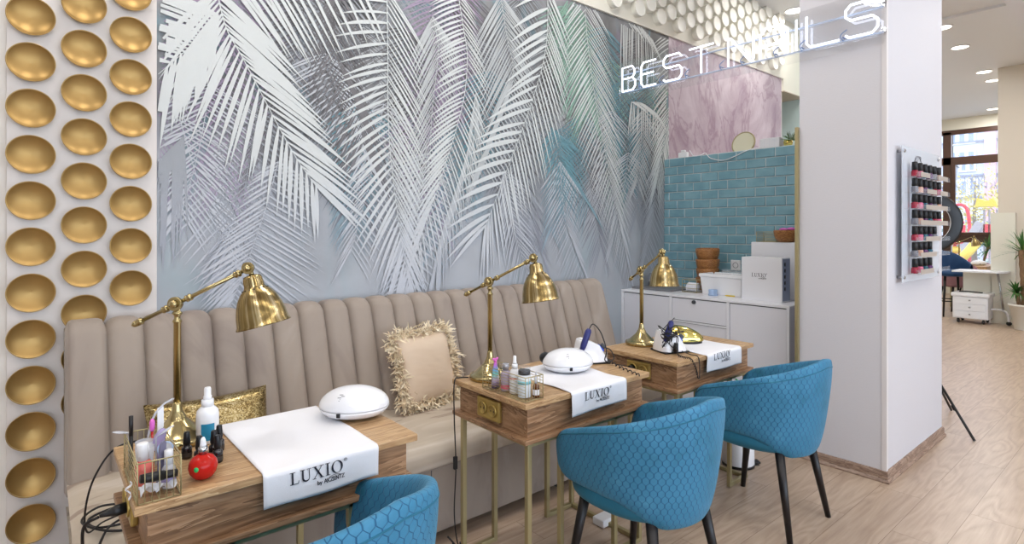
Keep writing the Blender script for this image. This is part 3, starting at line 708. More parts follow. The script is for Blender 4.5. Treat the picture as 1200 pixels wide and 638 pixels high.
# ------------------------------------------------------------------ serif lettering
def letter_polys(ch):
    P = []; q = lambda x0, y0, x1, y1: P.append([(x0, y0), (x1, y0), (x1, y1), (x0, y1)])
    if ch == 'L': q(.14, 0, .27, 1); q(.02, 0, .62, .06); q(.02, .95, .39, 1); P.append([(.56, .0), (.62, 0), (.66, .26), (.62, .26)]); w = .68
    elif ch == 'U':
        q(.02, .95, .36, 1); q(.5, .95, .82, 1); q(.13, .32, .26, 1); q(.64, .32, .69, 1); n = 12
        for k in range(n):
            a0, a1 = PI + PI * k / n, PI + PI * (k + 1) / n
            f = lambda a, r, w_: (.41 + (r - w_ * 0) * math.cos(a), .32 + .33 * math.sin(a) * (r / .28))
            wd = lambda a: .13 * (0.5 - .5 * math.cos(a)) * .5 + .05 if False else (.13 if a < PI * 1.25 else .13 - .08 * min(1, (a - PI * 1.25) / (PI * .6)))
            P.append([f(a0, .28, 0), f(a1, .28, 0), f(a1, .28 - wd(a1), 0), f(a0, .28 - wd(a0), 0)])
        w = .84
    elif ch == 'X': P.append([(.08, 1), (.23, 1), (.78, 0), (.63, 0)]); P.append([(.06, 0), (.12, 0), (.74, 1), (.68, 1)]); q(0, .95, .32, 1); q(.54, .95, .84, 1); q(0, 0, .26, .05); q(.54, 0, .86, .05); w = .88
    elif ch == 'I': q(.13, 0, .26, 1); q(.02, 0, .37, .05); q(.02, .95, .37, 1); w = .40
    elif ch == 'O':
        n = 28
        for k in range(n):
            a0, a1 = 2 * PI * k / n, 2 * PI * (k + 1) / n
            o = lambda a: (.47 + .44 * math.cos(a), .5 + .52 * math.sin(a)); i = lambda a: (.47 + .30 * math.cos(a + .15), .5 + .47 * math.sin(a))
            P.append([o(a0), o(a1), i(a1), i(a0)])
        w = .94
    return P, w
SANS = {'b': [[(0, 0), (0, 1)], [(0, .55), (.3, .6), (.45, .3), (.3, 0), (0, .05)]], 'y': [[(0, .6), (.22, 0)], [(.45, .6), (.15, -.3)]], ' ': [],
        'A': [[(0, 0), (.35, 1), (.7, 0)], [(.13, .35), (.57, .35)]], 'K': [[(0, 0), (0, 1)], [(.55, 1), (0, .45), (.6, 0)]], 'Z': [[(0, 1), (.6, 1), (0, 0), (.62, 0)]],
        'E': [[(.5, 1), (0, 1), (0, 0), (.52, 0)], [(0, .52), (.45, .52)]], 'N': [[(0, 0), (0, 1), (.58, 0), (.58, 1)]], 'T': [[(0, 1), (.62, 1)], [(.31, 1), (.31, 0)]],
        'R': [[(0, 0), (0, 1), (.4, 1), (.5, .75), (.4, .5), (0, .5)], [(.3, .5), (.55, 0)]]}
def stroke(b, fn, pts, w):
    for i in range(len(pts) - 1):
        a, c = Vector(pts[i]), Vector(pts[i + 1]); d = (c - a).normalized(); n = Vector((-d.y, d.x)) * w / 2; e = d * w * .45
        b.poly([fn(*(a - e + n)), fn(*(a - e - n)), fn(*(c + e - n)), fn(*(c + e + n))])
def luxio(fn, b):
    """writes LUXIO (registered) / by AKZENTZ; fn maps (x,y) with cap height 1, baseline 0, x from 0 to about 4.1"""
    x = 0
    for ch in 'LUXIO':
        P, w = letter_polys(ch)
        for p in P:
            b.poly([fn(x + a, c) for a, c in p])
        x += w + .05
    cx, cy, R_ = x + .13, .93, .12; pts = [(cx + R_ * math.cos(k * PI / 6), cy + R_ * math.sin(k * PI / 6)) for k in range(13)]; stroke(b, fn, pts, .035)
    stroke(b, fn, [(cx - .04, cy - .06), (cx - .04, cy + .06), (cx + .03, cy + .05), (cx - .03, cy), (cx + .04, cy - .06)], .028)
    xx, s = x - 2.02, .30
    for ch in 'by AKZENTZ':
        if ch == ' ': xx += .12; continue
        for st in SANS[ch]: stroke(b, fn, [(xx + a * s, -.52 + c * s) for a, c in st], .055)
        xx += (max(a for st in SANS[ch] for a, c in st) + .16) * s
    arc = [(x - 1.15 + .95 * k / 8, -.17 + .13 * math.sin(PI * k / 8) ** .8 - .06 * (k / 8)) for k in range(9)]; stroke(b, fn, arc, .035)

def make_towel(name_label, u0, w, v_front, hang, back, skew=0.0, txt=(.25, .55, .026), seed=0, tail=0):
    """white towel across the table; its front end hangs over the edge"""
    t = thing('towel', name_label, 'towel', (0, 0, 0), 0, 'white salon towels on the tables')
    rad = .012; zt_ = ZT + .003; total = back + hang
    def pos(a, s):   # a across 0..1, s metres along from the back (0) to hanging end
        s = back + (s - back) * (1 + tail * (a - .5)) if s > back else s
        wob = .0015 * math.sin(a * 9 + seed) * math.sin(s * 25) + .001
        if s < back: y, z, out = v_front - rad + (back - s), zt_ + wob, 0
        else:
            q = s - back; arc = rad * PI / 2
            if q < arc: al = q / rad; y, z = v_front - rad - rad * math.sin(al) * 1 + 0, zt_ - rad + rad * math.cos(al)
            else: y, z = v_front - 2 * rad - .004 * math.sin(a * 5 + seed) * min(1, (q - arc) / .05), zt_ - rad - (q - arc)
        x = u0 + a * w + skew * (back - s)
        return Vector((x, y, z + wob))
    b = MB(); b.smooth = True; th = .0022
    def f(a, c): return pos(a, c * total)
    b.grid(f, 30, 60); 
    o = b.build('towel_cloth', M['towel'], t); md = o.modifiers.new('thick', 'SOLIDIFY'); md.thickness = th; md.offset = 1
    x0, s0, h = txt; b = MB()
    def fn(x, y):
        a = x0 + x * h * 1.15 / w; s = s0 - y * h; p = pos(a, s); e = 1e-4; du = pos(a + .01, s) - p; dv = pos(a, s + .001) - p; n = dv.cross(du).normalized()
        if n.y > 0 and n.z < .5: n = -n
        if n.z < 0: n = -n
        return p + n * (th + .0012) if s < back else p + Vector((0, -1, .15)) * (th + .0012)
    luxio(fn, b); b.build('printed_lettering', M['ink'], t)
    return t
make_towel('white towel with dark lettering under the white dome lamp on the nearest table', .444, .326, 1.562, .099, .47, -.012, (.20, .524, .033), 0, 0)
make_towel('white towel with dark lettering hanging off the middle table', 1.595, .335, 1.565, .100, .40, .03, (.21, .453, .033), 2, -.05)
make_towel('white towel with dark lettering under the gold lamp on the furthest table', 2.602, .338, 1.585, .096, .32, .02, (.17, .362, .033), 4, 0)

# ------------------------------------------------------------------ nail lamps
def dome(name, label, loc, rz, m, group='white oval nail curing lamps'):
    t = thing(name, label, 'nail lamp', loc, rz, group)
    def half(z0, z1, sgn, rx, ry, hh):
        b = MB(); b.smooth = True; n = 12
        b.lathe([(math.cos(k / n * PI / 2), hh * math.sin(k / n * PI / 2) * sgn) for k in range(n + 1)], 48, X=Matrix.Translation((0, 0, z0)) @ Matrix.Diagonal((rx, ry, 1, 1)), cap=False)
        return b
    half(.036, 0, 1, .118, .098, .062).build('cover', m, t)
    b = MB(); b.smooth = True
    b.lathe([(.66, -.033), (.86, -.024), (.97, -.010), (1, -.0015)], 48, X=Matrix.Translation((0, 0, .034)) @ Matrix.Diagonal((.118, .098, 1, 1))); b.build('base', m, t)
    b = MB(); b.lathe([(.985, 0), (.985, .003)], 48, X=Matrix.Translation((0, 0, .0335)) @ Matrix.Diagonal((.118, .098, 1, 1)), cap=False); b.build('seam', M['counter'], t)
    return t
d1 = dome('nail_lamp', 'white glossy oval nail lamp on the nearest table, sitting on the towel', (.828, 1.835, ZT + .007), -.65, M['plastic'])
b = MB(); b.box((-.03, -.097, .026), (.012, .004, .013)); b.build('display', M['black'], d1)
b = MB()
for k, x in enumerate((0, .006, -.005, .003, 0)): b.box((x - .028, -.062 - .004 * k, .085 - .004 * k), (.012, .002, .0008), R3('X', .6))
b.build('small_print', M['grey'], d1)
d2 = dup(d1, (1.835, 1.80, ZT + .007), -.35, 'white glossy oval nail lamp on the middle table, dark opening behind')
b = MB(); b.smooth = True; b.ell((-.088, .045, .050), (.03, .040, .026), 20, 12); b.build('hand_opening', M['black'], d2)
# gold mouse-shaped lamp
t = thing('gold_nail_lamp', 'mirror gold mouse-shaped nail lamp on the furthest table', 'nail lamp', (2.80, 1.84, ZT + .006), -.95)
b = MB(); b.smooth = True
def gm(a, c):
    th_ = 2 * PI * a; ph = c * PI / 2; lx = math.cos(th_); rx = .115; ry = .075 - .02 * lx
    xx = rx * lx * math.cos(ph); return (xx, ry * math.sin(th_) * math.cos(ph), .012 + (.078 - .16 * xx) * math.sin(ph) ** .85)
b.grid(gm, 44, 14, cu=True); b.build('cover', M['goldshiny'], t)
b = MB(); b.lathe([(1, 0), (1, .012)], 44, X=Matrix.Diagonal((.108, .07, 1, 1))); b.build('base', M['black'], t)
for x, y, z in ((-.02, -.035, .083), (-.045, .03, .086), (.02, .03, .075)):
    b = MB(); b.smooth = True; b.ell((x, y, z), (.013, .009, .004), 14, 8); b.build('button', M['goldedge'], t)
b = MB(); b.box((.106, -.0, .026), (.012, .016, .012)); b.build('display', M['black'], t)

# ------------------------------------------------------------------ nail drills
def drill(label, loc, rz, tangled):
    t = thing('nail_drill', label, 'nail drill', loc, rz, 'white nail drill machines')
    b = MB(); b.smooth = True
    def body(a, c):
        th_ = 2 * PI * a; e = .55; sp_ = lambda v: math.copysign(abs(v) ** e, v); k = 1 - .42 * c ** 1.3
        x, y = .066 * sp_(math.cos(th_)) * k, .058 * sp_(math.sin(th_)) * k
        z = .008 + .085 * min(1, c * 1.15) - (0.03 * (c) * max(0, x / .066 + .2)) - .006 * max(0, (c - .85) / .15) ** 2 * 0
        return (x - .012 * c, y, z)
    b.grid(body, 36, 12, cu=True); i0 = len(b.v); top = [body(k / 36, 1) for k in range(36)]; b.face([b.pt(p) for p in top], True)
    b.build('housing', M['plastic'], t)
    b = MB(); b.bx(-.064, .064, -.056, .056, 0, .009); b.build('foot', M['black'], t, bevel=.004)
    d = Vector((.75, -.15, .66)).normalized(); p = Vector((.040, -.012, .054))
    b = MB(); b.cyl(p, p + d * .006, .019, .018, 24); b.build('dial_ring', M['blue'], t)
    b = MB(); b.cyl(p + d * .006, p + d * .022, .0125, .0115, 20); b.build('knob', M['dgrey'], t, bevel=.002)
    hp = Vector((-.055, -.045, .052)); hd = Vector((.36, .02, .93)).normalized()
    b = MB(); b.smooth = True; b.tube([hp, hp + hd * .02, hp + hd * .03, hp + hd * .085, hp + hd * .095], [.008, .0115, .0125, .0125, .008], 16); h = b.build('handpiece', M['navy'], t)
    b = MB(); b.tube([hp - hd * .022, hp], [.010, .012], 14); b.build('handpiece_tip', M['cloudy'], h)
    e = hp + hd * .095
    b = MB(); b.smooth = True
    if not tangled:
        b.tube(spline([e, e + hd * .015 + Vector((.012, 0, .004)), e + Vector((.045, -.01, -.015)), e + Vector((.058, -.035, -.08)), (.03, -.08, .022), (.05, -.085, .012)], 8), .0024, 8)
        w2l = lambda p: (R3('Z', -rz) @ (Vector(p) - Vector(loc))) / 1.2
        pth = spline([(.05, -.085, .012)] + [w2l(at(x_, y_, ZT + .008)) for x_, y_ in ((712, 422), (728, 431), (749, 440))], 26); out = []
        for k, q in enumerate(pth): a = k * 1.1; out.append(q + Vector((math.sin(a) * .3, math.cos(a), math.sin(a))) * .0045)
        b.tube(out, .0022, 6)
        b.tube(spline([(.045, -.02, .06), (.075, -.03, .05), (.082, -.05, .02), (.05, -.075, .012)], 8), .0022, 6)
    else:
        r = random.Random(11); pts = []
        for k in range(44): pts.append((-.045 + r.gauss(0, .024), -.055 + r.gauss(0, .016), .072 + r.gauss(0, .027)))
        pts = [e, e + Vector((.012, 0, .01))] + pts; b.tube(spline(pts, 5), .0019, 6)
        b.cyl((-.02, -.068, .012), (-.018, -.072, .05), .013, .009, 16)
        w2l = lambda p: (R3('Z', -rz) @ (Vector(p) - Vector(loc))) / 1.2
        pth = spline([(-.02, -.072, .045)] + [w2l(q_) for q_ in ((2.47, 1.65, ZT + .012), (2.45, 1.60, ZT + .008), (2.452, 1.563, ZT + .006), (2.468, 1.548, ZT - .035), (2.485, 1.545, ZT - .085), (2.498, 1.545, ZT - .09), (2.51, 1.55, ZT - .05), (2.52, 1.565, ZT + .006), (2.535, 1.62, ZT + .008), (2.555, 1.68, ZT + .012))], 22); out = []
        for k, q in enumerate(pth):
            a = k * 1.1; w_ = .0032 if k < 110 else .0; out.append(q + Vector((math.sin(a) * .3, math.cos(a), math.sin(a))) * w_)
        b.tube(out, .0021, 6)
    b.build('cable', M['cable'], t); t.scale = (1.2, 1.2, 1.2)
    return t
drill('white nail drill with navy handpiece and blue dial on the middle table', (2.055, 1.865, ZT), -.45, False)
drill('white nail drill wrapped in tangled black cable on the furthest table', (2.555, 1.755, ZT), -.35, True)

# ------------------------------------------------------------------ brass table lamps
def make_lamp(label, u, v, az, tilt):
    t = thing('table_lamp', label, 'table lamp', (u, v, ZT), az, 'brass swing-arm table lamps')
    b = MB(); b.smooth = True
    b.lathe([(.086, 0), (.089, .004), (.089, .016), (.086, .021), (.076, .024), (.066, .030), (.055, .040), (.040, .054), (.029, .066), (.025, .070), (.024, .076), (.019, .083), (.015, .094), (.0125, .112), (.011, .12)], 48)
    b.build('base', M['brass'], t)
    b = MB(); b.smooth = True; b.lathe([(.0105, .11), (.0105, .36), (.013, .362), (.013, .366), (.0085, .372), (.0085, .382), (.014, .386), (.014, .39), (.0085, .396), (.009, .405)], 24); b.build('pole', M['brass'], t)
    pz = .418; s = math.radians(26); D = Vector((math.cos(s), 0, math.sin(s))); Pv = Vector((0, 0, pz))
    b = MB(); b.smooth = True; b.ell(Pv, (.018, .014, .018), 24, 14); b.lathe([(.021, -.006), (.021, .006)], 24, X=aim(Pv + Vector((0, -.010, 0)), (0, 1, 0))); b.lathe([(.012, 0), (.012, .008), (.005, .012), (.0, .012)], 20, X=aim(Pv + Vector((0, -.016, 0)), (0, -1, 0))); b.build('joint', M['brass'], t)
    b = MB(); b.smooth = True
    def knob_(c, k=1): b.lathe([(.006, -.012), (.0105, -.008), (.0105, -.004), (.0075, -.001), (.011, .003), (.011, .007), (.006, .011)], 20, X=aim(Pv + D * c, D * k))
    b.tube([Pv - D * .135, Pv + D * .235], .006, 14); knob_(.04); knob_(-.04); knob_(.205); knob_(-.128); 
    b.lathe([(.006, 0), (.010, .004), (.009, .012), (.004, .019), (0, .02)], 18, X=aim(Pv - D * .135, -D)); b.build('arm', M['brass'], t)
    E = Pv + D * .247
    b = MB(); b.smooth = True; b.ell(E, (.014, .012, .014), 20, 12); b.lathe([(.018, -.004), (.018, .004)], 24, X=aim(E + Vector((0, -.012, 0)), (0, 1, 0))); b.lathe([(.010, 0), (.010, .007), (0, .010)], 18, X=aim(E + Vector((0, -.015, 0)), (0, -1, 0)))
    A = Vector((math.sin(tilt), 0, -math.cos(tilt))); b.tube([E, E + A * .03], .0075, 14); b.build('end_joint', M['brass'], t)
    b = MB(); b.smooth = True; X = aim(E + A * .022, A)
    prof_ = [(.012, 0), (.024, .004), (.0275, .012), (.029, .036), (.033, .042), (.045, .054), (.056, .072), (.065, .095), (.071, .120), (.074, .146), (.078, .152), (.0785, .155), (.076, .156), (.071, .150), (.068, .120), (.062, .095), (.052, .070), (.035, .050), (.02, .044), (0, .044)]
    b.lathe(prof_, 56, X=X, cap=False); b.build('lamp_shade', M['shade'], t)
    b = MB()
    for k in range(16): a = 2 * PI * k / 16; c = X @ Vector((.036 * math.cos(a), .036 * math.sin(a), .0445)); b.ell(c, (.0022, .0022, .0022), 8, 6)
    b.build('vent_hole', M['black'], t)
    b = MB(); b.smooth = True; b.ell(X @ Vector((0, 0, .095)), (.024, .024, .028), 18, 12); b.build('bulb', M['wplastic'], t)
    return t
make_lamp('brass swing-arm lamp nearest, on the table with the wire caddy of polishes', .318, 1.962, math.radians(-41), math.radians(14))
make_lamp('brass swing-arm lamp in the middle, beside the feather cushion', 1.49, 1.93, math.radians(-72), math.radians(9))
make_lamp('brass swing-arm lamp furthest, in front of the white counter', 2.585, 1.96, math.radians(-113), math.radians(3))

# ================================================================== CHAIRS
def make_chair(label, u, v, rz):
    t = thing('tub_chair', label, 'chair', (u, v, 0), rz, 'blue velvet tub chairs at the manicure tables')
    HA, HS = PI / 2 * .275, .245; HL = HA + HS; RE = .075       # half arc, straight arm, rounded arm end
    def shell(a, c):
        q = (2 * a - 1) * HL; aq = abs(q); sg = lambda w_, e: math.copysign(abs(w_) ** e, w_)
        ztop = .812 - .19 * (aq / HL) ** 1.25
        _s = max(0, min(1, (aq - .16) / .24)); zbot = .362 + .083 * _s * _s * (3 - 2 * _s)
        k = 1.0
        if aq > HL - RE:
            k = math.sqrt(max(0, 1 - ((aq - HL + RE) / RE) ** 2)); mid = zbot + (ztop - zbot) * .5; ztop = mid + (ztop - mid) * (.25 + .75 * k); zbot = mid - (mid - zbot) * (.25 + .75 * k)
        al = 2 * PI * c; hh = (ztop - zbot) / 2
        zz = (ztop + zbot) / 2 + hh * sg(math.sin(al), .75); off = .026 * sg(math.cos(al), .55) * (.3 + .7 * k)
        fl = max(0, (zz - .375) / .44); ra = .215 + .060 * fl ** .8
        ph = min(aq, HA) / HA * PI / 2 * (1 if q > 0 else -1)
        x, y = ra * math.sin(ph), -ra * math.cos(ph); n = Vector((math.sin(ph), -math.cos(ph)))
        if aq > HA: y += aq - HA; x *= 1 - .05 * ((aq - HA) / HS) ** 2
        return (x + n.x * off, y + n.y * off, zz)
    def uvf(a, c):
        p = shell(a, c); return ((2 * a - 1) * HL + 5, p[2])
    b = MB(); b.smooth = True; b.grid(shell, 110, 36, cv=True, uvf=uvf)
    for a in (0, 1): b.face([b.pt(shell(a, c / 36)) for c in range(36)], True)
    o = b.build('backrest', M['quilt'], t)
    b = MB(); b.smooth = True       # piping along the top rim of the outer shell
    def rim(a, c): return Vector(shell(a, c))
    b.tube([rim(.02 + .96 * k / 70, .145) + Vector((0, 0, .0)) for k in range(71)], .0028, 6); b.build('piping', M['velvet'], o)
    b = MB(); b.smooth = True       # seat cushion
    def seat(a, c):
        th_ = 2 * PI * a; ph = (c - .5) * PI; sg = lambda w_, e: math.copysign(abs(w_) ** e, w_)
        k = abs(math.cos(ph)) ** .35 if abs(math.cos(ph)) > 1e-6 else 0
        x = .240 * sg(math.cos(th_), .72) * k; y = .240 * sg(math.sin(th_), .72) * k + .022
        return (x * (1 - .10 * (y < 0) * abs(y) / .22), y, .422 + .056 * sg(math.sin(ph), .8) + (.006 if c > .5 else 0))
    b.grid(seat, 56, 20, cu=True); b.build('seat', M['velvet'], t)
    for sx_ in (-1, 1):
        for sy_ in (-1, 1):
            b = MB(); b.smooth = True
            b.tube([(sx_ * .155, sy_ * .150 + .01, .40), (sx_ * .205, sy_ * .218 + .005, 0)], [.0215, .0125], 20); b.build('leg', M['blackwood'], t)
    return t
make_chair('blue velvet tub chair before the nearest table, only its rim in view', .53, 1.365, .25)
make_chair('blue quilted velvet tub chair in the middle, its back towards the viewer', 1.785, 1.335, 0)
make_chair('blue quilted velvet tub chair furthest, beside the white column', 2.745, 1.335, 0)
# ================================================================== SMALL THINGS ON THE TABLES
def caddy(label, u, v, h=.098, w=.088, d=.262):
    t = thing('wire_caddy', label, 'caddy', (u, v, ZT), 0, 'gold wire caddies on the tables')
    b = MB(); r = .0018
    for z in (.003, h): b.tube([(0, 0, z), (w, 0, z), (w, d, z), (0, d, z)], r, 6, closed=True)
    for x, y in ((0, 0), (w, 0), (w, d), (0, d)): b.cyl((x, y, .002), (x, y, h), r, n=6)
    b.build('frame', M['goldframe'], t)
    b = MB()
    for x in (0, w):
        for k in range(1, 8): b.cyl((x, 0, h * k / 8), (x, d, h * k / 8), .0011, n=5)
    for y in (0, d):
        for k in range(1, 6): b.cyl((w * k / 6, y, .003), (w * k / 6, y, h), .0011, n=5)
    for k in range(1, 6): b.cyl((w * k / 6, 0, .003), (w * k / 6, d, .003), .0009, n=5)
    b.build('wires', M['goldframe'], t); return t
caddy('gold wire caddy crammed with brushes and bottles, on the nearest table', .172, 1.556)
caddy('gold wire caddy holding four bottles and a tube, on the middle table', 1.376, 1.568, .092)
def lathing(name, prof, m, parent, n=28, loc=(0, 0, 0), X=None):
    b = MB(); b.smooth = True; b.lathe(prof, n, X=X if X is not None else Matrix.Translation(loc)); return b.build(name, m, parent)
def bottle(name, label, cat, loc, r, h, mbody, capm, cr, ch, shoulder=.25, label_m=None, lz=(.15, .5), tilt=None, group=None, captop=None):
    t = thing(name, label, cat, loc, 0, group)
    if tilt: t.rotation_euler = tilt
    lathing('bottle_body', [(0, 0), (r * .92, 0), (r, .003), (r, h * (1 - shoulder)), (r * .93, h * (1 - shoulder * .55)), (r * .68, h * (1 - shoulder * .2)), (cr * .95, h), (cr * .95, h + .003)], mbody, t)
    lathing('cap', captop or [(cr, h), (cr, h + ch * .96), (cr * .9, h + ch), (0, h + ch)], capm, t)
    if label_m:
        b = MB(); b.smooth = True; b.lathe([(r + .0004, h * lz[0]), (r + .0004, h * lz[1])], 28, cap=False); b.build('label_band', label_m, t)
    return t
def spray(label, loc, r, h, lm, lz):
    c = r * .5
    t = bottle('spray_bottle', label, 'spray bottle', loc, r, h * .66, M['wplastic'], M['wplastic'], c * 1.1, h * .12, .22, lm, lz)
    lathing('spray_nozzle', [(c * .75, h * .78), (c * .75, h * .84), (c * .62, h * .85), (c * .62, h * .97), (c * .5, h), (0, h)], M['wplastic'], t); return t
spray('white spray bottle with a blue patch, tallest thing on the nearest table', (.388, 1.90, ZT), .031, .165, None, None)
b = MB(); b.smooth = True
sp_o = [o for o in C.objects if o.name.startswith('spray_bottle')][0]
b.grid(lambda a, c: (.0314 * math.cos(-2.35 + 1.2 * a), .0314 * math.sin(-2.35 + 1.2 * a), .012 + .05 * c), 14, 3); b.build('blue_label', M['teal'], sp_o)
# red round dropper bottle
t = thing('dropper_bottle', 'round red glass dropper bottle with a silver collar, nearest table', 'dropper bottle', (.322, 1.628, ZT))
lathing('bottle_body', [(0, 0), (.014, 0), (.024, .006), (.032, .018), (.0345, .031), (.032, .045), (.023, .057), (.011, .063), (.009, .067)], M['redoil'], t, 36)
lathing('oil', [(0, .002), (.0135, .002), (.023, .008), (.030, .019), (.0325, .031), (.031, .038), (0, .038)], mat('red_oil', (230, 40, 26), .12), [o for o in C.objects if o.parent == t][0], 30)
lathing('collar', [(.0115, .064), (.0115, .080), (.0095, .082), (0, .082)], M['steel'], t)
lathing('rubber_bulb', [(.0075, .082), (.0075, .086), (.0062, .098), (.0035, .105), (0, .106)], M['wplastic'], t)
b = MB(); b.smooth = True; b.ell((.0295 * math.cos(-2.25), .0295 * math.sin(-2.25), .034), (.0075, .0075, .0075), 14, 10); b.build('green_sticker', M['green'], t)
# black polish bottles
pb = None
for k, (x, y, lb) in enumerate(((.315, 1.80, 'left of the white spray bottle'), (.335, 1.742, 'just behind the red dropper bottle'), (.376, 1.762, 'right of the white spray bottle'), (.398, 1.80, 'furthest right on the nearest table'), (.375, 1.715, 'front right beside the red dropper bottle'))):
    if pb is None:
        pb = bottle('nail_polish', 'black-capped nail polish bottle ' + lb, 'nail polish', (x, y, ZT), .0135, .036, mat('dark_glass', (26, 22, 26), .08, coat=.5), M['black'], .0088, .036, .22, mat('dark_label', (60, 54, 50), .4), (.2, .5), group='black nail polish bottles on the nearest table')
        ps = [o for o in C.objects if o.parent == pb]
        bpy.data.objects.remove([o for o in ps if o.name.startswith('cap')][0]); lathing('cap', [(.0088, .038), (.0098, .044), (.0075, .072), (.0066, .074), (0, .074)], M['black'], pb)
    else: dup(pb, (x, y, ZT), 0, 'black-capped nail polish bottle ' + lb)
# inside the nearest caddy
z0 = ZT + .006
t = thing('brush_pen', 'slim black brush pen standing at the back of the nearest caddy', 'brush', (.184, 1.792, z0)); lathing('barrel', [(.0048, 0), (.0048, .09)], M['black'], t, 16); lathing('cap', [(.0052, .09), (.0052, .142), (0, .143)], M['blackwood'], t, 16)
for k, (x, y, lb) in enumerate(((.212, 1.772, 'further'), (.207, 1.725, 'nearer'))):
    t = thing('plastic_cup', 'cloudy clear plastic cup with dark contents, %s of two in the nearest caddy' % lb, 'cup', (x, y, z0), 0, 'cloudy cups in the caddy')
    lathing('cup_wall', [(.016, 0), (.022, .075), (.0205, .075), (.015, .002)], M['cloudy'], t, 24); lathing('contents', [(0, .001), (.0148, .002), (.0172, .04), (0, .04)], M['dgrey'], t, 20)
bottle('remover_bottle', 'coral bottle with a tall white cap, leaning in the nearest caddy', 'bottle', (.201, 1.668, z0), .021, .062, M['coral'], M['wplastic'], .0125, .042, .35, tilt=(.0, -.06, 0))
bottle('gel_bottle', 'clear bottle with a white pointed cap and grey print, front right of the caddy', 'bottle', (.243, 1.612, z0), .0155, .058, M['cloudy'], M['wplastic'], .010, .034, .3, M['lilac'], (.25, .6))
b = MB(); b.prism([(-.009, 0), (.009, 0), (.010, .108), (.006, .116), (-.003, .117), (-.008, .110)], .004, (.226, 1.640, z0 + .002), Vector((.8, .5, .12)).normalized(), Vector((.03, -.22, .97)).normalized())
tag(b.build('nail_file', M['filegrey'], bevel=.001), 'grey emery nail file leaning upright in the nearest caddy', 'nail file')
t = thing('hand_brush', 'lilac oval nail brush sticking up from the nearest caddy', 'brush', (.243, 1.76, z0 + .02)); b = MB(); b.smooth = True; b.ell((0, 0, .055), (.014, .006, .030), 20, 14, R3('Y', .35)); b.build('brush_head', M['lilac'], t); lathing('handle', [(.004, -.018), (.005, .03)], M['lilac'], t, 12)
t = thing('pink_brush', 'thin brush with a bright pink cap in the nearest caddy', 'brush', (.232, 1.795, z0)); lathing('handle', [(.003, 0), (.003, .09)], M['red'], t, 12); lathing('cap', [(.0035, .09), (.0062, .096), (.0065, .116), (.004, .122), (0, .123)], M['pink'], t, 16)
for lb, p, q in (('poking out at the left of the nearest caddy', (.182, 1.812, z0 + .09), (-.030, .0, .012)), ('poking out at the right of the nearest caddy', (.235, 1.752, z0 + .085), (.040, .0, .022))):
    p, q = Vector(p), Vector(q); t = thing('spatula', 'clear plastic spatula ' + lb, 'spatula', p, 0, 'clear spatulas in the caddy'); b = MB(); b.smooth = True; b.ell(q * .62, (.020, .0085, .003), 18, 10, R3('Y', -.5 if q.x > 0 else .25)); b.build('blade', M['cloudy'], t)
    b = MB(); b.tube([(0, 0, -.075), (0, 0, 0), q * .4], .002, 6); b.build('handle', M['cloudy'], t)
b = MB(); b.box((.252, 1.80, z0 + .075), (.016, .0015, .15), R3('Z', .3)); tag(b.build('white_card', M['wplastic']), 'narrow white card standing up in the nearest caddy', 'card')
b = MB(); b.smooth = True; b.tube(spline([(.222, 1.80, z0 + .07), (.235, 1.80, z0 + .125), (.258, 1.80, z0 + .155), (.285, 1.80, z0 + .168)], 6), [.0006] + [.003] * 17 + [.0006], 6); tag(b.build('nail_tip_strip', M['cloudy']), 'clear plastic strip arching above the nearest caddy', 'strip')
t = thing('gel_tube', 'black tube lying across the front of the nearest caddy', 'tube', (.180, 1.578, z0 + .048)); b = MB(); b.smooth = True; X = aim((0, 0, 0), (.97, .15, -.12)); b.lathe([(0, 0), (.010, 0), (.0115, .02), (.0115, .05)], 20, X=X); b.build('tube_body', M['black'], t); b = MB(); b.smooth = True; b.lathe([(.0095, .05), (.0095, .078), (0, .079)], 20, X=X); b.build('cap', M['blackwood'], t)
t = thing('compact_case', 'round clear lidded pot with a blue rim, upright in the nearest caddy', 'pot', (.246, 1.67, z0 + .075)); b = MB(); b.smooth = True; X = aim((0, 0, 0), (-.3, -.85, .45)); b.lathe([(0, 0), (.0165, 0), (.0165, .008)], 28, X=X); b.build('pot_body', M['cloudy'], t); b = MB(); b.smooth = True; b.lathe([(.0165, .008), (.0185, .0085), (.0185, .011), (.015, .0115)], 28, X=X, cap=False); b.build('rim', M['palestick'], t)
b = MB(); b.smooth = True
b.grid(lambda a, c: (.180 + .075 * a, 1.572 + .05 * c, z0 + .006 + .022 * abs(math.sin(a * 7 + c * 3)) * (1 - c * .4)), 14, 8, sm=False); tag(b.build('tissue', M['towel']), 'crumpled white tissue at the bottom of the nearest caddy', 'tissue')
b = MB(); b.grid(lambda a, c: (.160 + .006 * math.sin(c * 9), 1.600 + .016 * a + .01 * math.sin(c * 5), ZT + .0015 + .045 * c + .004 * math.sin(a * 6)), 5, 8, sm=False); tag(b.build('paper_scrap', M['towel']), 'small white paper scrap stuck beside the nearest caddy', 'paper')
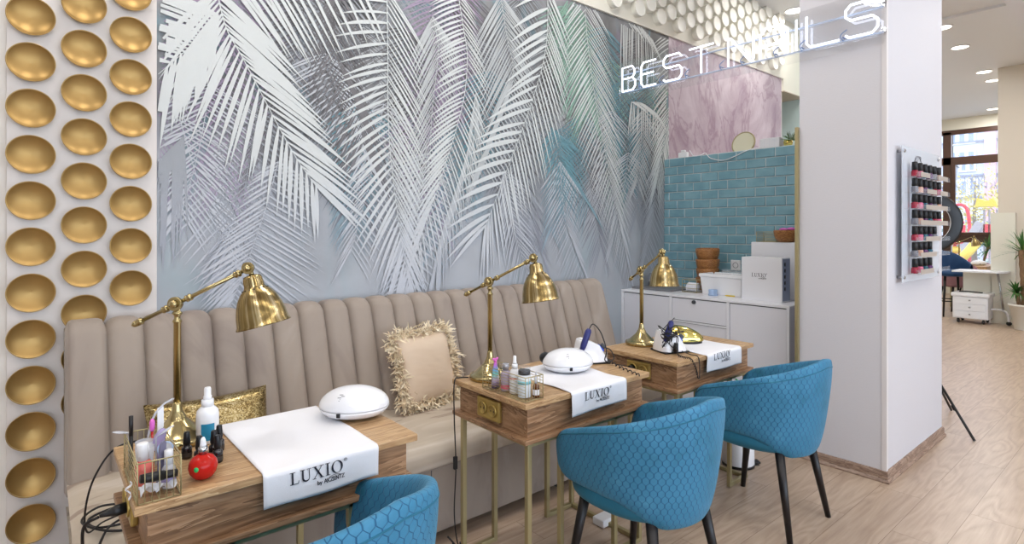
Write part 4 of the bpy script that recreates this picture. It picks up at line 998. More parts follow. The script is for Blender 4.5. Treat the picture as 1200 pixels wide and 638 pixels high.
# inside the middle caddy
m = mat('rainbow_tube', (200, 160, 220), .3); t = NT(m); z = t.n('ShaderNodeSeparateXYZ', {0: t.n('ShaderNodeTexCoord').outputs['Object']}).outputs[2]
t.link(t.ramp(t.math('DIVIDE', z, .11), [(.05, (120, 100, 130)), (.3, (206, 190, 214)), (.5, (130, 208, 190)), (.68, (120, 170, 226)), (.85, (206, 110, 214)), (1, (226, 80, 190))]), 'Base Color')
t = thing('cream_tube', 'rainbow tube with a pink mermaid-tail cap in the middle caddy', 'tube', (1.413, 1.795, ZT + .005))
b = MB(); b.smooth = True; b.lathe([(0, 0), (1, 0), (1, .03), (.75, .07), (.38, .095), (.33, .1)], 24, X=Matrix.Rotation(.5, 4, 'Z') @ Matrix.Diagonal((.024, .014, 1, 1))); b.build('tube_body', m, t)
b = MB(); b.smooth = True; b.ell((-.006, 0, .112), (.009, .004, .0055), 14, 8, R3('Y', .6)); b.ell((.007, 0, .113), (.009, .004, .0055), 14, 8, R3('Y', -.6)); b.lathe([(.006, .098), (.0045, .110)], 14); b.build('tail_cap', M['pink'], t)
bottle('lotion_bottle', 'clear bottle with lilac liquid and a silver cap in the middle caddy', 'bottle', (1.418, 1.735, ZT + .005), .020, .080, mat('lilac_clear', (200, 186, 206), .1, alpha=.8), mat('satin_silver', (190, 190, 196), .25, .6), .013, .026, .2, mat('pinkprint', (222, 110, 130), .4), (.1, .3))
spray('white spray bottle with an orange and blue label in the middle caddy', (1.42, 1.682, ZT + .005), .0205, .145, mat('orange_print', (226, 104, 50), .4), (.60, .64))
t = thing('wipes_jar', 'clear jar with a black lid and white label, front of the middle caddy', 'jar', (1.417, 1.622, ZT + .005))
lathing('jar_body', [(0, 0), (.0245, 0), (.025, .004), (.025, .085)], mat('white_clear', (226, 232, 236), .15, alpha=.85), t); lathing('label_band', [(.0254, .05), (.0254, .062)], mat('teal_pale', (130, 196, 206), .4), t); lathing('lid', [(.023, .085), (.0235, .100), (.022, .102), (0, .102)], M['black'], t); lathing('clear_cover', [(.0245, .086), (.0245, .114), (.022, .117), (0, .117)], M['acrylic'], t)
t = bottle('amber_dropper', 'small amber dropper bottle with a white label, right end of the middle caddy', 'dropper bottle', (1.447, 1.588, ZT + .005), .0125, .052, M['amber'], M['cloudy'], .0065, .028, .25, M['wplastic'], (.18, .58))
lathing('rubber_bulb', [(.0045, .08), (.004, .094), (0, .097)], M['cloudy'], t)

# ------------------------------------------------------------------ cords
def cable(name, label, pts, r=.0032, n=8, extra=None):
    t = thing(name, label, 'cable', tuple(pts[0])); o0 = Vector(pts[0]); b = MB(); b.smooth = True; b.tube(spline([Vector(p) - o0 for p in pts], n), r, 8); b.build('cord', M['cable'], t); return t, o0
c, o0 = cable('power_cable', 'thin black lamp cord with an inline switch hanging left of the middle table', [(1.42, 1.99, ZT + .004), (1.385, 2.01, ZT + .004), (1.352, 2.0, ZT - .01), (1.345, 1.99, .6), (1.35, 1.985, .4), (1.342, 1.985, .2), (1.36, 1.98, .06), (1.40, 1.97, .02), (1.44, 1.9, .008)], .0028)
b = MB(); b.box(Vector((1.347, 1.985, .415)) - o0, (.018, .014, .055)); b.build('inline_switch', M['black'], c, bevel=.004)
b = MB(); b.smooth = True
for k, (dx, dy) in enumerate(((-.045, .02), (-.03, -.015), (-.06, -.01))):
    b.tube(spline([Vector((1.37, 1.97, .015)) - o0, Vector((1.37 + dx * .4, 1.97 + dy, .06)) - o0, Vector((1.37 + dx, 1.97 + dy * 2, .10)) - o0], 5), .004, 7)
b.build('tied_loops', M['cable'], c)
P = [at(x, y, z) for x, y, z in ()]
# plug and cord of the nearest table (socket faces -x, at y 1.76, z .683)
pl = (0.165, 1.55 + .21, ZT - .077)
c, o0 = cable('power_cable', 'black cord plugged into the nearest table, its coils lying on the sofa seat', [(.112, 1.762, .675), (.085, 1.78, .655), (.082, 1.80, .6), (.090, 1.85, .52), (.11, 1.95, .478), (.16, 2.15, .472), (.22, 2.22, .472), (.20, 2.30, .472), (.12, 2.26, .472), (.14, 2.17, .474), (.25, 2.16, .474), (.27, 2.25, .474), (.16, 2.33, .476), (.10, 2.24, .478), (.16, 2.12, .478), (.26, 2.08, .474), (.30, 2.1, .472)], .0038)
b = MB(); b.smooth = True; b.lathe([(.0045, 0), (.007, .012), (.0095, .022), (.0125, .03), (.014, .034), (.014, .058)], 16, X=aim(Vector((.114, 1.762, .677)) - o0, Vector((1, -.02, .09)))); b.build('plug', M['black'], c)
cable('lamp_cable', 'thin black cord running from the nearest lamp down onto the sofa seat', [(.26, 2.01, ZT + .004), (.20, 2.03, ZT + .004), (.155, 2.035, ZT - .02), (.115, 2.05, .66), (.10, 2.08, .56), (.11, 2.12, .49), (.15, 2.18, .484), (.2, 2.2, .486)], .0028)
c, o0 = cable('power_cable', 'black cord from the middle nail drill to the socket of the furthest table', [(2.08, 1.84, ZT + .012), (2.13, 1.85, ZT + .004), (2.20, 1.86, ZT - .03), (2.28, 1.83, ZT - .05), (2.325, 1.85, ZT - .075), (2.345, 1.847, ZT - .077)], .0025)
b = MB(); b.smooth = True; b.cyl(Vector((2.331, 1.847, ZT - .077)) - o0, Vector((2.3605, 1.847, ZT - .077)) - o0, .0165, .0175, 20); b.build('plug', M['black'], c)

# ================================================================== WHITE COUNTER
UC = 3.74; CT = .905
t = thing('counter_cabinet', 'long white cabinet with doors and drawers under the teal tile wall', 'cabinet', (UC, 1.659, 0))
W_ = 3.045 - 1.659
b = MB(); b.bx(.02, .60, 0, W_, .06, CT - .018); b.bx(.05, .58, .01, W_ - .01, 0, .06); b.build('carcass', M['counter'], t)
b = MB(); b.bx(0, .605, -.002, W_, CT - .018, CT); b.build('worktop', M['white'], t, bevel=.003)
def front(name, v0, v1, z0, z1, par=None):
    b = MB(); b.bx(.006, .026, v0 - 1.659 + .004, v1 - 1.659 - .004, z0 + .004, z1 - .004); return b.build(name, M['counter'], t, bevel=.0015)
for v0, v1 in ((1.659, 1.678), (2.078, 2.098), (2.553, 2.574), (3.018, 3.045)): b = MB(); b.bx(.0, .02, v0 - 1.659, v1 - 1.659, .06, CT - .018); b.build('divider', M['white'], t)
b = MB(); b.bx(.012, .021, .01, W_ - .02, .07, CT - .02); b.build('gap_shade_sheet', M['dgrey'], t)  # dark sheet behind the fronts, shade of the door gaps as colour
front('door', 2.574, 3.018, .07, .884); dw = front('drawer', 2.098, 2.553, .712, .884); front('door', 2.098, 2.553, .07, .700); front('door', 1.678, 2.078, .07, .884)
b = MB(); b.bx(.0, .02, 2.098 - 1.659, 2.553 - 1.659, .700, .712); b.build('rail', M['white'], t)
b = MB(); b.smooth = True; b.cyl((.007, 2.36 - 1.659, .862), (-.006, 2.36 - 1.659, .862), .0155, .014, 20); b.build('lock', M['dgrey'], dw)
# things on the counter
ZC = CT
t = thing('boxed_kit', 'white kit box with dark lettering and a slotted side on the counter', 'box', (0, 0, 0))
pA, pB = onu(869, 330, 3.86), onu(916.5, 330, 3.86); zt_ = onu(869, 301, 3.86).z
b = MB(); b.bx(3.86, 3.98, pB.y, pA.y, ZC, zt_); b.build('box_body', M['white'], t, bevel=.002)
b = MB(); b.bx(3.868, 3.975, pB.y - .0015, pB.y + .01, ZC + .01, zt_ - .008); b.build('side_panel', mat('blue_grey_card', (150, 160, 186), .5), t)
b = MB(); b.smooth = True
for k in range(5): b.ell((3.90, pB.y - .0015, zt_ - .045 - k * .042), (.011, .003, .015), 14, 8)
b.build('slot', M['black'], t)
hL = .026; bw = MB(); y0 = pA.y - .075
luxio(lambda x, y: (3.8592, y0 - x * hL, (zt_ + ZC) / 2 + .015 + y * hL), bw); bw.build('printed_lettering', M['ink'], t)
pA2, pB2 = onu(880, 320, 4.08), onu(936, 320, 4.08); zt2 = onu(900, 284, 4.08).z
b = MB(); b.bx(4.08, 4.33, pB2.y - .02, pA2.y, ZC, zt2); tag(b.build('white_case', M['white'], bevel=.006), 'large plain white case behind the kit box on the counter', 'case')
def wire_box(label, c, s, rz=0, nw=8):
    t = thing('wire_basket', label, 'basket', c, rz); x, y, z = s; b = MB()
    for zz in (.002, z): b.tube([(-x, -y, zz), (x, -y, zz), (x, y, zz), (-x, y, zz)], .0022, 6, closed=True)
    for a, c_ in ((-x, -y), (x, -y), (x, y), (-x, y)): b.cyl((a, c_, .002), (a, c_, z), .0022, n=6)
    b.build('frame', M['goldframe'], t); b = MB()
    for k in range(1, nw): 
        zz = z * k / nw; b.tube([(-x, -y, zz), (x, -y, zz), (x, y, zz), (-x, y, zz)], .002, 5, closed=True)
    b.build('wires', M['goldframe'], t); return t
q = onu(903, 283, 4.17); wire_box('gold wire basket on top of the large white case', (4.16, q.y, zt2), (.055, .075, .075), 0)
def bowl(name, label, loc, R, h, m, tilt=(0, 0, 0), group=None):
    b = MB(); b.smooth = True; n = 10; pr_ = [(0, 0), (R * .45, 0)] + [(R * (.45 + .55 * math.sin(k / n * PI / 2)), h * (1 - math.cos(k / n * PI / 2))) for k in range(1, n + 1)] + [(R * .97, h + .003), (R * .92, h)] + [(R * (.92 * math.cos(k / n * PI / 2)), h - (h - .012) * math.sin(k / n * PI / 2)) for k in range(1, n + 1)]
    b.lathe(pr_, 36, cap=False); o = b.build(name, m); o.location = loc; o.rotation_euler = tilt; return tag(o, label, 'bowl', group)
q = onu(923, 283, 4.15); bowl('wooden_bowl', 'wooden bowl with pink pads on top of the large white case', (4.13, q.y, zt2), .085, .085, M['bowlwood'])
b = MB(); b.smooth = True; b.ell((4.13, q.y + .02, zt2 + .092), (.03, .03, .012), 18, 10); b.ell((4.14, q.y - .03, zt2 + .094), (.035, .03, .014), 18, 10); tag(b.build('pink_pads', M['pink']), 'pink pads heaped in the wooden bowl on the white case', 'pads')
bq = onu(832.5, 300, 4.16); names = ['at the bottom of the stack', 'third from the top of the stack', 'second from the top of the stack', 'topmost of the stack, slightly tilted']
zs_ = [0, .075, .15, .235]
for k in range(4): bowl('wooden_bowl', 'brown wooden bowl on the counter, ' + names[k], (4.17, bq.y + .03, ZC + zs_[k]), .094 - (.0 if k != 1 else .004), .108, M['bowlwood'], (rnd.uniform(-.02, .02), (.04 if k == 3 else 0), k), 'wooden bowls stacked on the counter')
# tub
pA, pB = onu(822, 333, 3.96), onu(866, 333, 3.96); v0, v1 = pB.y - .03, pA.y; t = thing('plastic_tub', 'white rectangular plastic tub with a lip, left of the kit box', 'tub', (0, 0, 0))
def tubring(o, z): return [(3.94 - o, v0 - o, z), (4.14 + o, v0 - o, z), (4.14 + o, v1 + o, z), (3.94 - o, v1 + o, z)]
b = MB(); rings = [[b.pt(p) for p in tubring(o, z)] for o, z in ((-.012, ZC), (.0, ZC + .135), (.008, ZC + .137), (.008, ZC + .158), (.002, ZC + .16), (-.004, ZC + .158), (-.014, ZC + .01))]
for i in range(len(rings) - 1):
    for j in range(4): b.face((rings[i][j], rings[i][(j + 1) % 4], rings[i + 1][(j + 1) % 4], rings[i + 1][j]))
b.face(rings[0][::-1]); b.face(rings[-1]); b.build('tub_body', M['wplastic'], t, bevel=.005)
vm = (v0 + v1) / 2
for k, (dx, dy, lb) in enumerate(((0.02, -.01, 'left'), (.03, -.09, 'right'))):
    b = MB(); b.smooth = True; b.lathe([(0, .002), (.034, .002), (.038, .01), (.040, .05), (.036, .05), (.034, .012), (0, .008)], 28, cap=False, X=Matrix.Translation((4.0 + dx, vm + dy, ZC + .145)) ); tag(b.build('glass_dish', M['acrylic']), 'clear glass dish resting in the white tub, %s of two' % lb, 'dish', 'glass dishes in the tub')
b = MB(); b.bx(3.955, 4.125, v0 + .02, v1 - .02, ZC + .128, ZC + .142); tag(b.build('folded_pads', M['towel'], bevel=.004), 'layer of white pads filling the white tub', 'pads')
q = onu(812, 334, 4.0); t = wire_box('small gold wire basket with white pads, left of the tub', (4.0, q.y, ZC), (.05, .065, .10), 0, 3)
b = MB(); b.smooth = True
for k in range(6): b.ell((0, -.04 + k * .016, .042), (.036, .010, .036), 16, 10, R3('X', .2)); 
o = tag(b.build('cotton_pads', M['towel']), 'row of white cotton pads standing in the small wire basket', 'cotton pads', kind='stuff'); o.location = (4.0, q.y, ZC)
q = at(833, 347, ZC); t = thing('blue_cup', 'low pale blue plastic cup on the counter before the tub', 'cup', (q.x + .03, q.y, ZC)); lathing('cup_wall', [(0, 0), (.034, 0), (.035, .012), (.031, .014), (.033, .045), (.031, .045), (.029, .016), (0, .012)], M['palestick'], t, 28)
q = at(855, 348, ZC); t = thing('yellow_pen', 'yellow pen lying on the counter before the tub', 'pen', (q.x + .01, q.y, ZC + .005)); b = MB(); b.smooth = True; b.tube([(.0, -.035, 0), (0, .03, 0), (0, .045, 0)], [.005, .005, .001], 10); b.build('barrel', M['yellow'], t)
q = at(822, 340, ZC); b = MB(); b.bx(q.x, q.x + .05, q.y - .03, q.y + .05, ZC, ZC + .022); tag(b.build('soap_dish', M['wplastic'], bevel=.006), 'small white dish between the wire basket and the blue cup', 'dish')
q = onu(764, 326, 4.05); b = MB(); b.smooth = True; b.lathe([(0, 0), (.035, 0), (.035, .10), (.02, .125), (.0, .128)], 28, X=Matrix.Translation((4.05, q.y, ZC))); tag(b.build('chrome_canister', M['steel']), 'chrome canister on the counter behind the furthest lamp', 'canister')
q = onu(785, 335, 4.0); b = MB(); b.bx(3.86, 4.2, q.y - .1, q.y + .28, ZC, ZC + .014); tag(b.build('grey_tray', M['grey'], bevel=.005), 'flat grey tray on the counter behind the furthest lamp', 'tray')
q = onu(867, 340, 4.0); b = MB(); b.prism([(0, 0), (.09, 0), (.09, .16)], .03, (4.0, min(q.y + .045, v0 - .012), ZC), (0, -1, 0), (0, 0, 1)); tag(b.build('white_wedge', M['wplastic'], bevel=.002), 'white wedge-shaped stand between the tub and the kit box', 'stand')
q = onu(863, 311, UT); t = thing('wall_socket', 'white wall socket on the teal tiles above the tub', 'socket', (UT - .0045, q.y, q.z)); b = MB(); b.bx(-.01, 0, -.042, .042, -.042, .042); b.build('plate', M['wplastic'], t, bevel=.003)
b = MB(); b.smooth = True; b.lathe([(.024, 0), (.024, .002), (.02, .002), (.02, -.004), (0, -.004)], 24, X=aim((-.01, 0, 0), (-1, 0, 0)), cap=False); b.build('socket_cup', M['grey'], t)
# things on the ledge of the tile wall
ZL = 2.045; UL = 4.40
def vl(x): return onu(x, 180, UL).y
t = thing('charger', 'white plug charger on the tile wall ledge, left end', 'charger', (UL, vl(801), ZL)); b = MB(); b.bx(-.02, .02, -.045, .045, 0, .05); b.build('charger_body', M['wplastic'], t, bevel=.008); b = MB(); b.bx(-.012, .012, -.02, .02, .05, .07); b.build('plug_head', M['wplastic'], t, bevel=.005)
t = thing('round_mirror', 'round gold-rimmed mirror leaning on the ledge before the pink marble', 'mirror', (UL + .01, vl(870.5), ZL + .065)); X = aim((0, 0, 0), (-.97, 0, .24)); b = MB(); b.smooth = True; b.lathe([(.094, -.006), (.1, -.004), (.1, .004), (.092, .007), (.09, .003)], 48, X=X, cap=False); b.lathe([(0, -.006), (.094, -.006)], 48, X=X, cap=False); b.build('rim', M['goldframe'], t); b = MB(); b.lathe([(0, .003), (.091, .003)], 48, X=X, cap=False); b.build('mirror_face', mat('cream_mirror', (226, 222, 196), .25), t)
t = thing('white_box', 'flat white box lying on the ledge of the tile wall', 'box', (UL - .01, 0, ZL)); b = MB(); b.bx(-.03, .04, vl(916), vl(893), 0, .075); b.build('box_body', M['white'], t, bevel=.003); b = MB()
for k in range(1, 4): vv = vl(893) + (vl(916) - vl(893)) * k / 4; b.bx(-.0305, -.029, vv - .002, vv + .002, .01, .065)
b.build('panel_seam', M['counter'], t)
t = thing('gold_potted_plant', 'small green plant in a gold pot on the tile wall ledge', 'plant', (UL, vl(923.5), ZL)); lathing('pot', [(0, 0), (.028, 0), (.034, .03), (.03, .045), (0, .04)], M['goldshiny'], t)
b = MB(); r = random.Random(2)
for k in range(90):
    a = r.uniform(0, 2 * PI); e = r.uniform(.1, 1.3); d = Vector((math.cos(a) * math.cos(e), math.sin(a) * math.cos(e), math.sin(e))); L = r.uniform(.035, .085); s = d.orthogonal().normalized() * .0055; p0_ = Vector((0, -.02, .04)); b.mi = k % 2
    b.poly([p0_ + d * L * .3, p0_ + d * L * .65 + s, p0_ + d * L, p0_ + d * L * .65 - s])
b.build('foliage', [M['leaf'], M['leaf2']], t)
t = thing('power_cable', 'white cord drooping from the ledge over the teal tiles', 'cable', (0, 0, 0)); b = MB(); b.smooth = True
P = [(806, 176), (809, 181), (814, 183), (821, 182), (824, 179), (829, 182), (834, 186), (848, 188), (862, 183), (872, 178), (880, 174), (888, 173), (893, 173)]
b.tube(spline([(lambda q_: (UT - .012 if q_.z < ZL + .004 else UT + .02, q_.y, q_.z))(onu(x, y, UT - .01)) for x, y in P], 6), .0035, 8); b.build('cord', M['wplastic'], t)
# ------------------------------------------------------------------ under the furthest table
q = at(871, 550, 0); t = thing('pedal_bin', 'white cylindrical pedal bin under the furthest table', 'bin', (3.20, 1.72, 0), -.7)
lathing('bin_body', [(0, .0), (.088, 0), (.09, .004), (.09, .29)], M['wplastic'], t, 40); lathing('base_ring', [(.0915, 0), (.0925, .014), (.0905, .016)], M['black'], t, 40)
b = MB(); b.smooth = True; b.lathe([(.092, .29), (.092, .305), (.07, .325), (0, .33)], 40); b.build('lid', M['wplastic'], t)
b = MB(); b.bx(.085, .125, -.025, .025, .012, .022); b.bx(.09, .12, -.02, .02, .0, .006); b.build('pedal', M['black'], t, bevel=.004)
t = thing('cable_bundle', 'tangle of black white and green cables behind the furthest table', 'cable', (3.12, 1.75, .50)); r = random.Random(4)
for nm, mm, n_ in (('black_cord', 'cable', 16), ('white_cord', 'wplastic', 8), ('green_cord', 'green', 4)):
    b = MB(); b.smooth = True; b.tube(spline([(.02 + r.gauss(0, .02), r.uniform(-.10, .22), .06 + r.gauss(0, .028)) for _ in range(n_)], 5), .004, 6); b.build(nm, M[mm], t)
b = MB(); b.box((0, .05, -.02), (.10, .34, .006)); b.box((-.0, .2, -.26), (.02, .02, .48)); b.build('hanging_tray', M['wplastic'], t)
b = MB(); b.bx(2.02, 2.12, 1.75, 1.82, 0, .035); o = tag(b.build('power_strip', M['wplastic'], bevel=.006), 'white power strip on the floor under the middle table', 'power strip')

# ================================================================== NEON SIGN
US = 3.545
NS = {'B': [[(0, 0), (0, 1), (.7, 1), (.85, .85), (.85, .65), (.7, .52), (.1, .52)], [(.7, .52), (.9, .38), (.9, .14), (.75, 0), (0, 0)]],
      'E': [[(.95, 1), (.15, 1), (0, .85), (0, .15), (.15, 0), (.95, 0)], [(0, .52), (.8, .52)]],
      'S': [[(.95, .86), (.8, 1), (.15, 1), (0, .85), (0, .65), (.15, .52), (.8, .52), (.95, .38), (.95, .15), (.8, 0), (.1, 0), (0, .08)]],
      'T': [[(0, 1), (1, 1)], [(.5, .96), (.5, 0)]], 'N': [[(0, 0), (0, .92), (.08, 1), (.16, .92), (.84, .05), (.92, 0), (1, .08), (1, 1)]],
      'A': [[(0, 0), (0, .8), (.2, 1), (.8, 1), (1, .8), (1, 0)], [(.04, .4), (.96, .4)]], 'I': [[(.5, 0), (.5, 1)]], 'L': [[(0, 1), (0, .12), (.12, 0), (1, 0)]]}
sign = thing('neon_sign', 'white neon sign reading BEST NAILS running from palm wall to the column', 'neon sign', (US, 0, 0))
zA, zB = 2.50, 2.685
for ch, va, vb in (('B', 2.875, 2.735), ('E', 2.69, 2.55), ('S', 2.488, 2.325), ('T', 2.27, 2.085), ('N', 1.975, 1.80), ('A', 1.755, 1.585), ('I', 1.545, 1.515), ('L', 1.47, 1.29), ('S', 1.255, 1.085)):
    b = MB(); b.smooth = True
    for st in NS[ch]:
        b.tube([(0, va + (vb - va) * x, zA + (zB - zA) * y) for x, y in st], .0065, 8)
    o = b.build('letter_tube', M['neon'], sign); o['label'] = 'glowing white letter ' + ch
b = MB(); b.bx(.035, .039, 1.072, 2.93, 2.435, 2.745); b.build('backing_sheet', M['sheet'], sign)
b = MB()
for z in (2.495, 2.635): b.cyl((.022, 1.072, z), (.022, 2.93, z), .006, n=10)
b.build('support_rail', mat('frosted_tube', (200, 214, 236), .2, alpha=.6), sign)
for v in (2.71, 2.52, 2.30, 2.03, 1.88, 1.66, 1.50, 1.27):
    b = MB(); b.cyl((0, v, 2.51), (.035, v, 2.51), .004, n=8); b.tube(spline([(.01, v, 2.49), (.02, v + .02, 2.53), (.03, v - .01, 2.56)], 4), .003, 6); b.build('tube_clip', mat('blue_grey_clip', (110, 134, 176), .3), sign)
b = MB(); b.bx(.02, .055, 1.068, 1.085, 2.5, 2.52); b.bx(.02, .055, 1.068, 1.085, 2.66, 2.68); b.build('mount', M['steel'], sign)

# ================================================================== POLISH RACK ON THE COLUMN
VR = 1.07
t = thing('polish_rack', 'clear acrylic wall rack with seven shelves on the white column', 'rack', (3.755, VR, 0))
RW = .74; zT, zBt = 1.885, 1.10
b = MB(); b.bx(0, RW, -.034, -.030, zBt, zT); b.build('back_sheet', mat('frosted_white_acrylic', (226, 232, 240), .1, alpha=.75), t, bevel=.001)
for x in (.03, RW - .03):
    for z in (zBt + .03, zT - .03): b = MB(); b.smooth = True; b.cyl((x, 0, z), (x, -.030, z), .008, n=12); b.cyl((x, -.034, z), (x, -.040, z), .010, n=14); b.build('standoff', M['steel'], t)
shz = [onv(1066, y, VR - .06).z for y in (206, 225, 244, 263, 282.5, 301.5, 321.5)]
for z in shz:
    b = MB(); b.bx(.04, RW - .02, -.095, -.034, z - .004, z); b.bx(.04, RW - .02, -.097, -.094, z - .004, z + .022); b.build('shelf', M['acrylic'], t)
b = MB(); b.smooth = True
for k in range(5): a = 1.2 * k; b.tube([(.28 + .05 * math.cos(a + j * .5) * (1 + .1 * k), -.0355, zT - .07 + .03 * math.sin(a * 1.7 + j * .5)) for j in range(7)], .0015, 4)
b.build('engraved_logo', M['grey'], t)
b = MB(); 
for z, x0, x1 in [(shz[0], .10, .28), (shz[0], .45, .66), (shz[1], .22, .42), (shz[1], .50, .66), (shz[2], .20, .66), (shz[3], .10, .66), (shz[4], .20, .50), (shz[5], .10, .42), (shz[6], .10, .36)]: b.bx(x0, x1, -.0985, -.0972, z - .004, z + .024)
b.build('price_strip', mat('beige_strip', (178, 168, 158), .5), t)
cnt = [6, 6, 6, 6, 5, 4, 4]; SN = ['top', 'second', 'third', 'fourth', 'fifth', 'sixth', 'bottom']; rb = None; r = random.Random(9)
colsP = [mat('polish_' + n_, c_, .15, coat=.4) for n_, c_ in (('ruby', (150, 20, 50)), ('plum', (80, 30, 90)), ('rose', (214, 110, 140)), ('grey', (120, 120, 128)), ('teal', (30, 90, 110)), ('nude', (206, 160, 140)))]
for i, z in enumerate(shz):
    for k in range(cnt[i]):
        x = .115 + k * .096 + (.0 if i % 2 else .0); lb = 'black-capped polish bottle, %s from the left on the %s shelf of the wall rack' % (ORD[k], SN[i])
        b = MB(); b.smooth = True
        b.lathe([(0, 0), (.0175, 0), (.018, .003), (.018, .030), (.012, .038)], 16); o = b.build('nail_polish', colsP[(i * 3 + k * 2 + (k > 2)) % 6]); o.location = (3.755 + x, VR - .064, z + .0005)
        tag(o, lb, 'nail polish', 'polish bottles on the wall rack')
        if rb is None:
            b = MB(); b.smooth = True; b.lathe([(.013, .036), (.0155, .038), (.0145, .082), (.013, .084), (0, .084)], 16); rb = b.build('cap', M['black'], o)
        else: c_ = rb.copy(); C.objects.link(c_); c_.parent = o
        for o_ in [q_ for q_ in C.objects if q_.parent == o]: pass

# ================================================================== RING LIGHT ON TRIPOD (behind the column)
rc = Vector((5.0, 1.23, 0)); t = thing('ring_light', 'black ring light on a tripod stand behind the white column', 'ring light', rc, 0)
zc = 1.456; nrm = Vector((.85, .52, 0)).normalized(); X = aim((0, 0, zc), nrm)
b = MB(); b.smooth = True; b.lathe([(.150, -.012), (.205, -.022), (.224, -.012), (.226, .004), (.218, .012)], 64, X=X, cap=False); b.build('ring_housing', M['black'], t)
b = MB(); b.smooth = True; b.lathe([(.218, .012), (.185, .016), (.152, .010), (.150, -.012)], 64, X=X, cap=False); b.build('diffuser', M['wplastic'], t)
b = MB(); b.smooth = True; b.cyl((0, 0, .30), (0, 0, zc - .22), .012, n=16); b.cyl((0, 0, .30), (0, 0, .75), .016, n=16); b.build('pole', M['black'], t)
for a in (math.atan2(-.33, -.26), math.atan2(-.33, -.26) + 2.094, math.atan2(-.33, -.26) - 2.094):
    d = Vector((math.cos(a), math.sin(a), 0)); b = MB(); b.smooth = True; b.tube([Vector((0, 0, .42)) + d * .02, d * .42 + Vector((0, 0, .006))], .0085, 10); b.tube([Vector((0, 0, .42)) * .44 + d * .24, Vector((0, 0, .42)) * .38 + d * .265], .012, 10); b.build('leg', M['black'], t)
# ================================================================== FAR ROOM
q = at(1128, 378, 0)
t = thing('folding_manicure_table', 'white folding manicure table with a three-drawer cart by the street window', 'table', (10.68, onu(1159, 372, 10.75).y, 0), 0)
b = MB(); b.bx(0, .36, 0, .42, .07, .40); ca = b.build('cart_body', M['white'], t, bevel=.008)
b = MB(); b.bx(-.02, .38, -.02, .44, .40, .455); b.build('cart_top', M['white'], t, bevel=.015, seg=3)
for k in range(3):
    b = MB(); b.bx(-.012, .0, .02, .40, .085 + k * .105, .182 + k * .105); d = b.build('drawer', M['white'], t, bevel=.002); b = MB(); b.smooth = True; b.ell((-.022, .21, .14 + k * .105), (.012, .014, .012), 12, 8); b.build('knob', M['steel'], d)
for x in (.05, .31):
    for y in (.06, .36): b = MB(); b.smooth = True; b.ell((x, y, .032), (.032, .022, .032), 14, 10); b.cyl((x, y, .05), (x, y, .075), .012, n=8); b.build('caster', M['black'], t)
b = MB(); b.prism([(-.05, .42), (-.05, -.10), (.0, -.16), (.12, -.20), (.40, -.20), (.45, -.1), (.45, .42)], .022, (0, 0, .77), (1, 0, 0), (0, 1, 0)); b.build('tabletop', M['white'], t)
b = MB(); b.bx(.34, .36, .02, .36, .455, .77); b.build('support_panel', M['cream'], t)
b = MB(); b.smooth = True; b.tube(spline([(.2, 0, .22), (.2, -.10, .22), (.2, -.17, .19), (.2, -.20, .12), (.2, -.205, .05)], 6), .016, 12); b.build('outrigger_leg', M['white'], t)
b = MB(); b.smooth = True; b.tube([(.2, -.14, .22), (.2, -.11, .5), (.2, -.08, .76)], .014, 10); b.build('strut', M['steel'], t)
b = MB(); b.smooth = True; b.ell((.2, -.205, .03), (.03, .035, .03), 14, 10); b.build('caster', M['black'], t)
fy = onu(1159, 372, 10.75).y; b = MB(); b.smooth = True; b.tube(spline([(10.78, fy + .36, .466), (10.8, fy + .26, .471), (10.8, fy + .16, .467), (10.78, fy + .08, .466)], 5), .009, 8); tag(b.build('black_handle', M['black']), 'black grip lying on the white drawer cart', 'grip')
def far_chair(name, label, loc, rz, m, seat_h, s=1.0, back=True):
    t = thing(name, label, 'chair', loc, rz)
    b = MB(); b.smooth = True
    def sh(a, c):
        ph = (2 * a - 1) * 1.9; zt_ = seat_h + .14 + .22 * (.5 + .5 * math.cos(min(PI, abs(ph) * 1.6))); al = 2 * PI * c; zb_ = seat_h - .04; zz = (zt_ + zb_) / 2 + (zt_ - zb_) / 2 * math.sin(al); off = .02 * math.cos(al)
        rr = .25 + .03 * (zz - zb_) / .4 + off; return (rr * math.sin(ph), -rr * math.cos(ph), zz)
    b.grid(sh, 40, 14, cv=True); b.build('backrest', m, t)
    b = MB(); b.smooth = True; b.ell((0, .03, seat_h), (.25, .26, .055), 32, 12, e=.6); b.build('seat', m, t)
    for x in (-1, 1):
        for y in (-1, 1): b = MB(); b.tube([(x * .16, y * .16, seat_h - .02), (x * .21, y * .22, 0)], [.02, .012], 10); b.build('leg', M['blackwood'], t)
    if not back:
        b = MB()
        b.tube([(-.2, -.2, .25), (.2, -.2, .25), (.2, .2, .25), (-.2, .2, .25)], .01, 8, closed=True); b.build('footrest', M['black'], t)
    return t
q = at(1104, 378, 0); far_chair('bar_chair', 'dark blue high chair with black legs, far room behind the column edge', (11.5, onu(1115, 300, 11.5).y, 0), 2.2, M['chairblue'], .70, back=False)
far_chair('tub_chair', 'dusty pink tub chair by the street window in the far room', (12.3, onu(1123, 300, 12.3).y, 0), -.9, M['chairpink'], .46)
far_chair('tub_chair', 'dusty pink tub chair furthest back, behind the nearer pink one', (14.3, onu(1142, 300, 14.3).y, 0), -1.2, M['chairpink'], .46)
t = thing('far_table', 'wooden manicure table under the street window in the far room', 'table', (13.2, onu(1143, 300, 13.2).y, 0)); b = MB(); b.bx(-.5, .5, -.25, .3, .64, .76); b.build('tabletop', M['tabletop'], t, bevel=.004)
for x in (-.45, .43):
    for y in (-.22, .26): b = MB(); b.bx(x, x + .02, y, y + .02, 0, .64); b.build('leg', M['goldframe'], t)
def onfar(x, y, u): return onu(x, y, u)
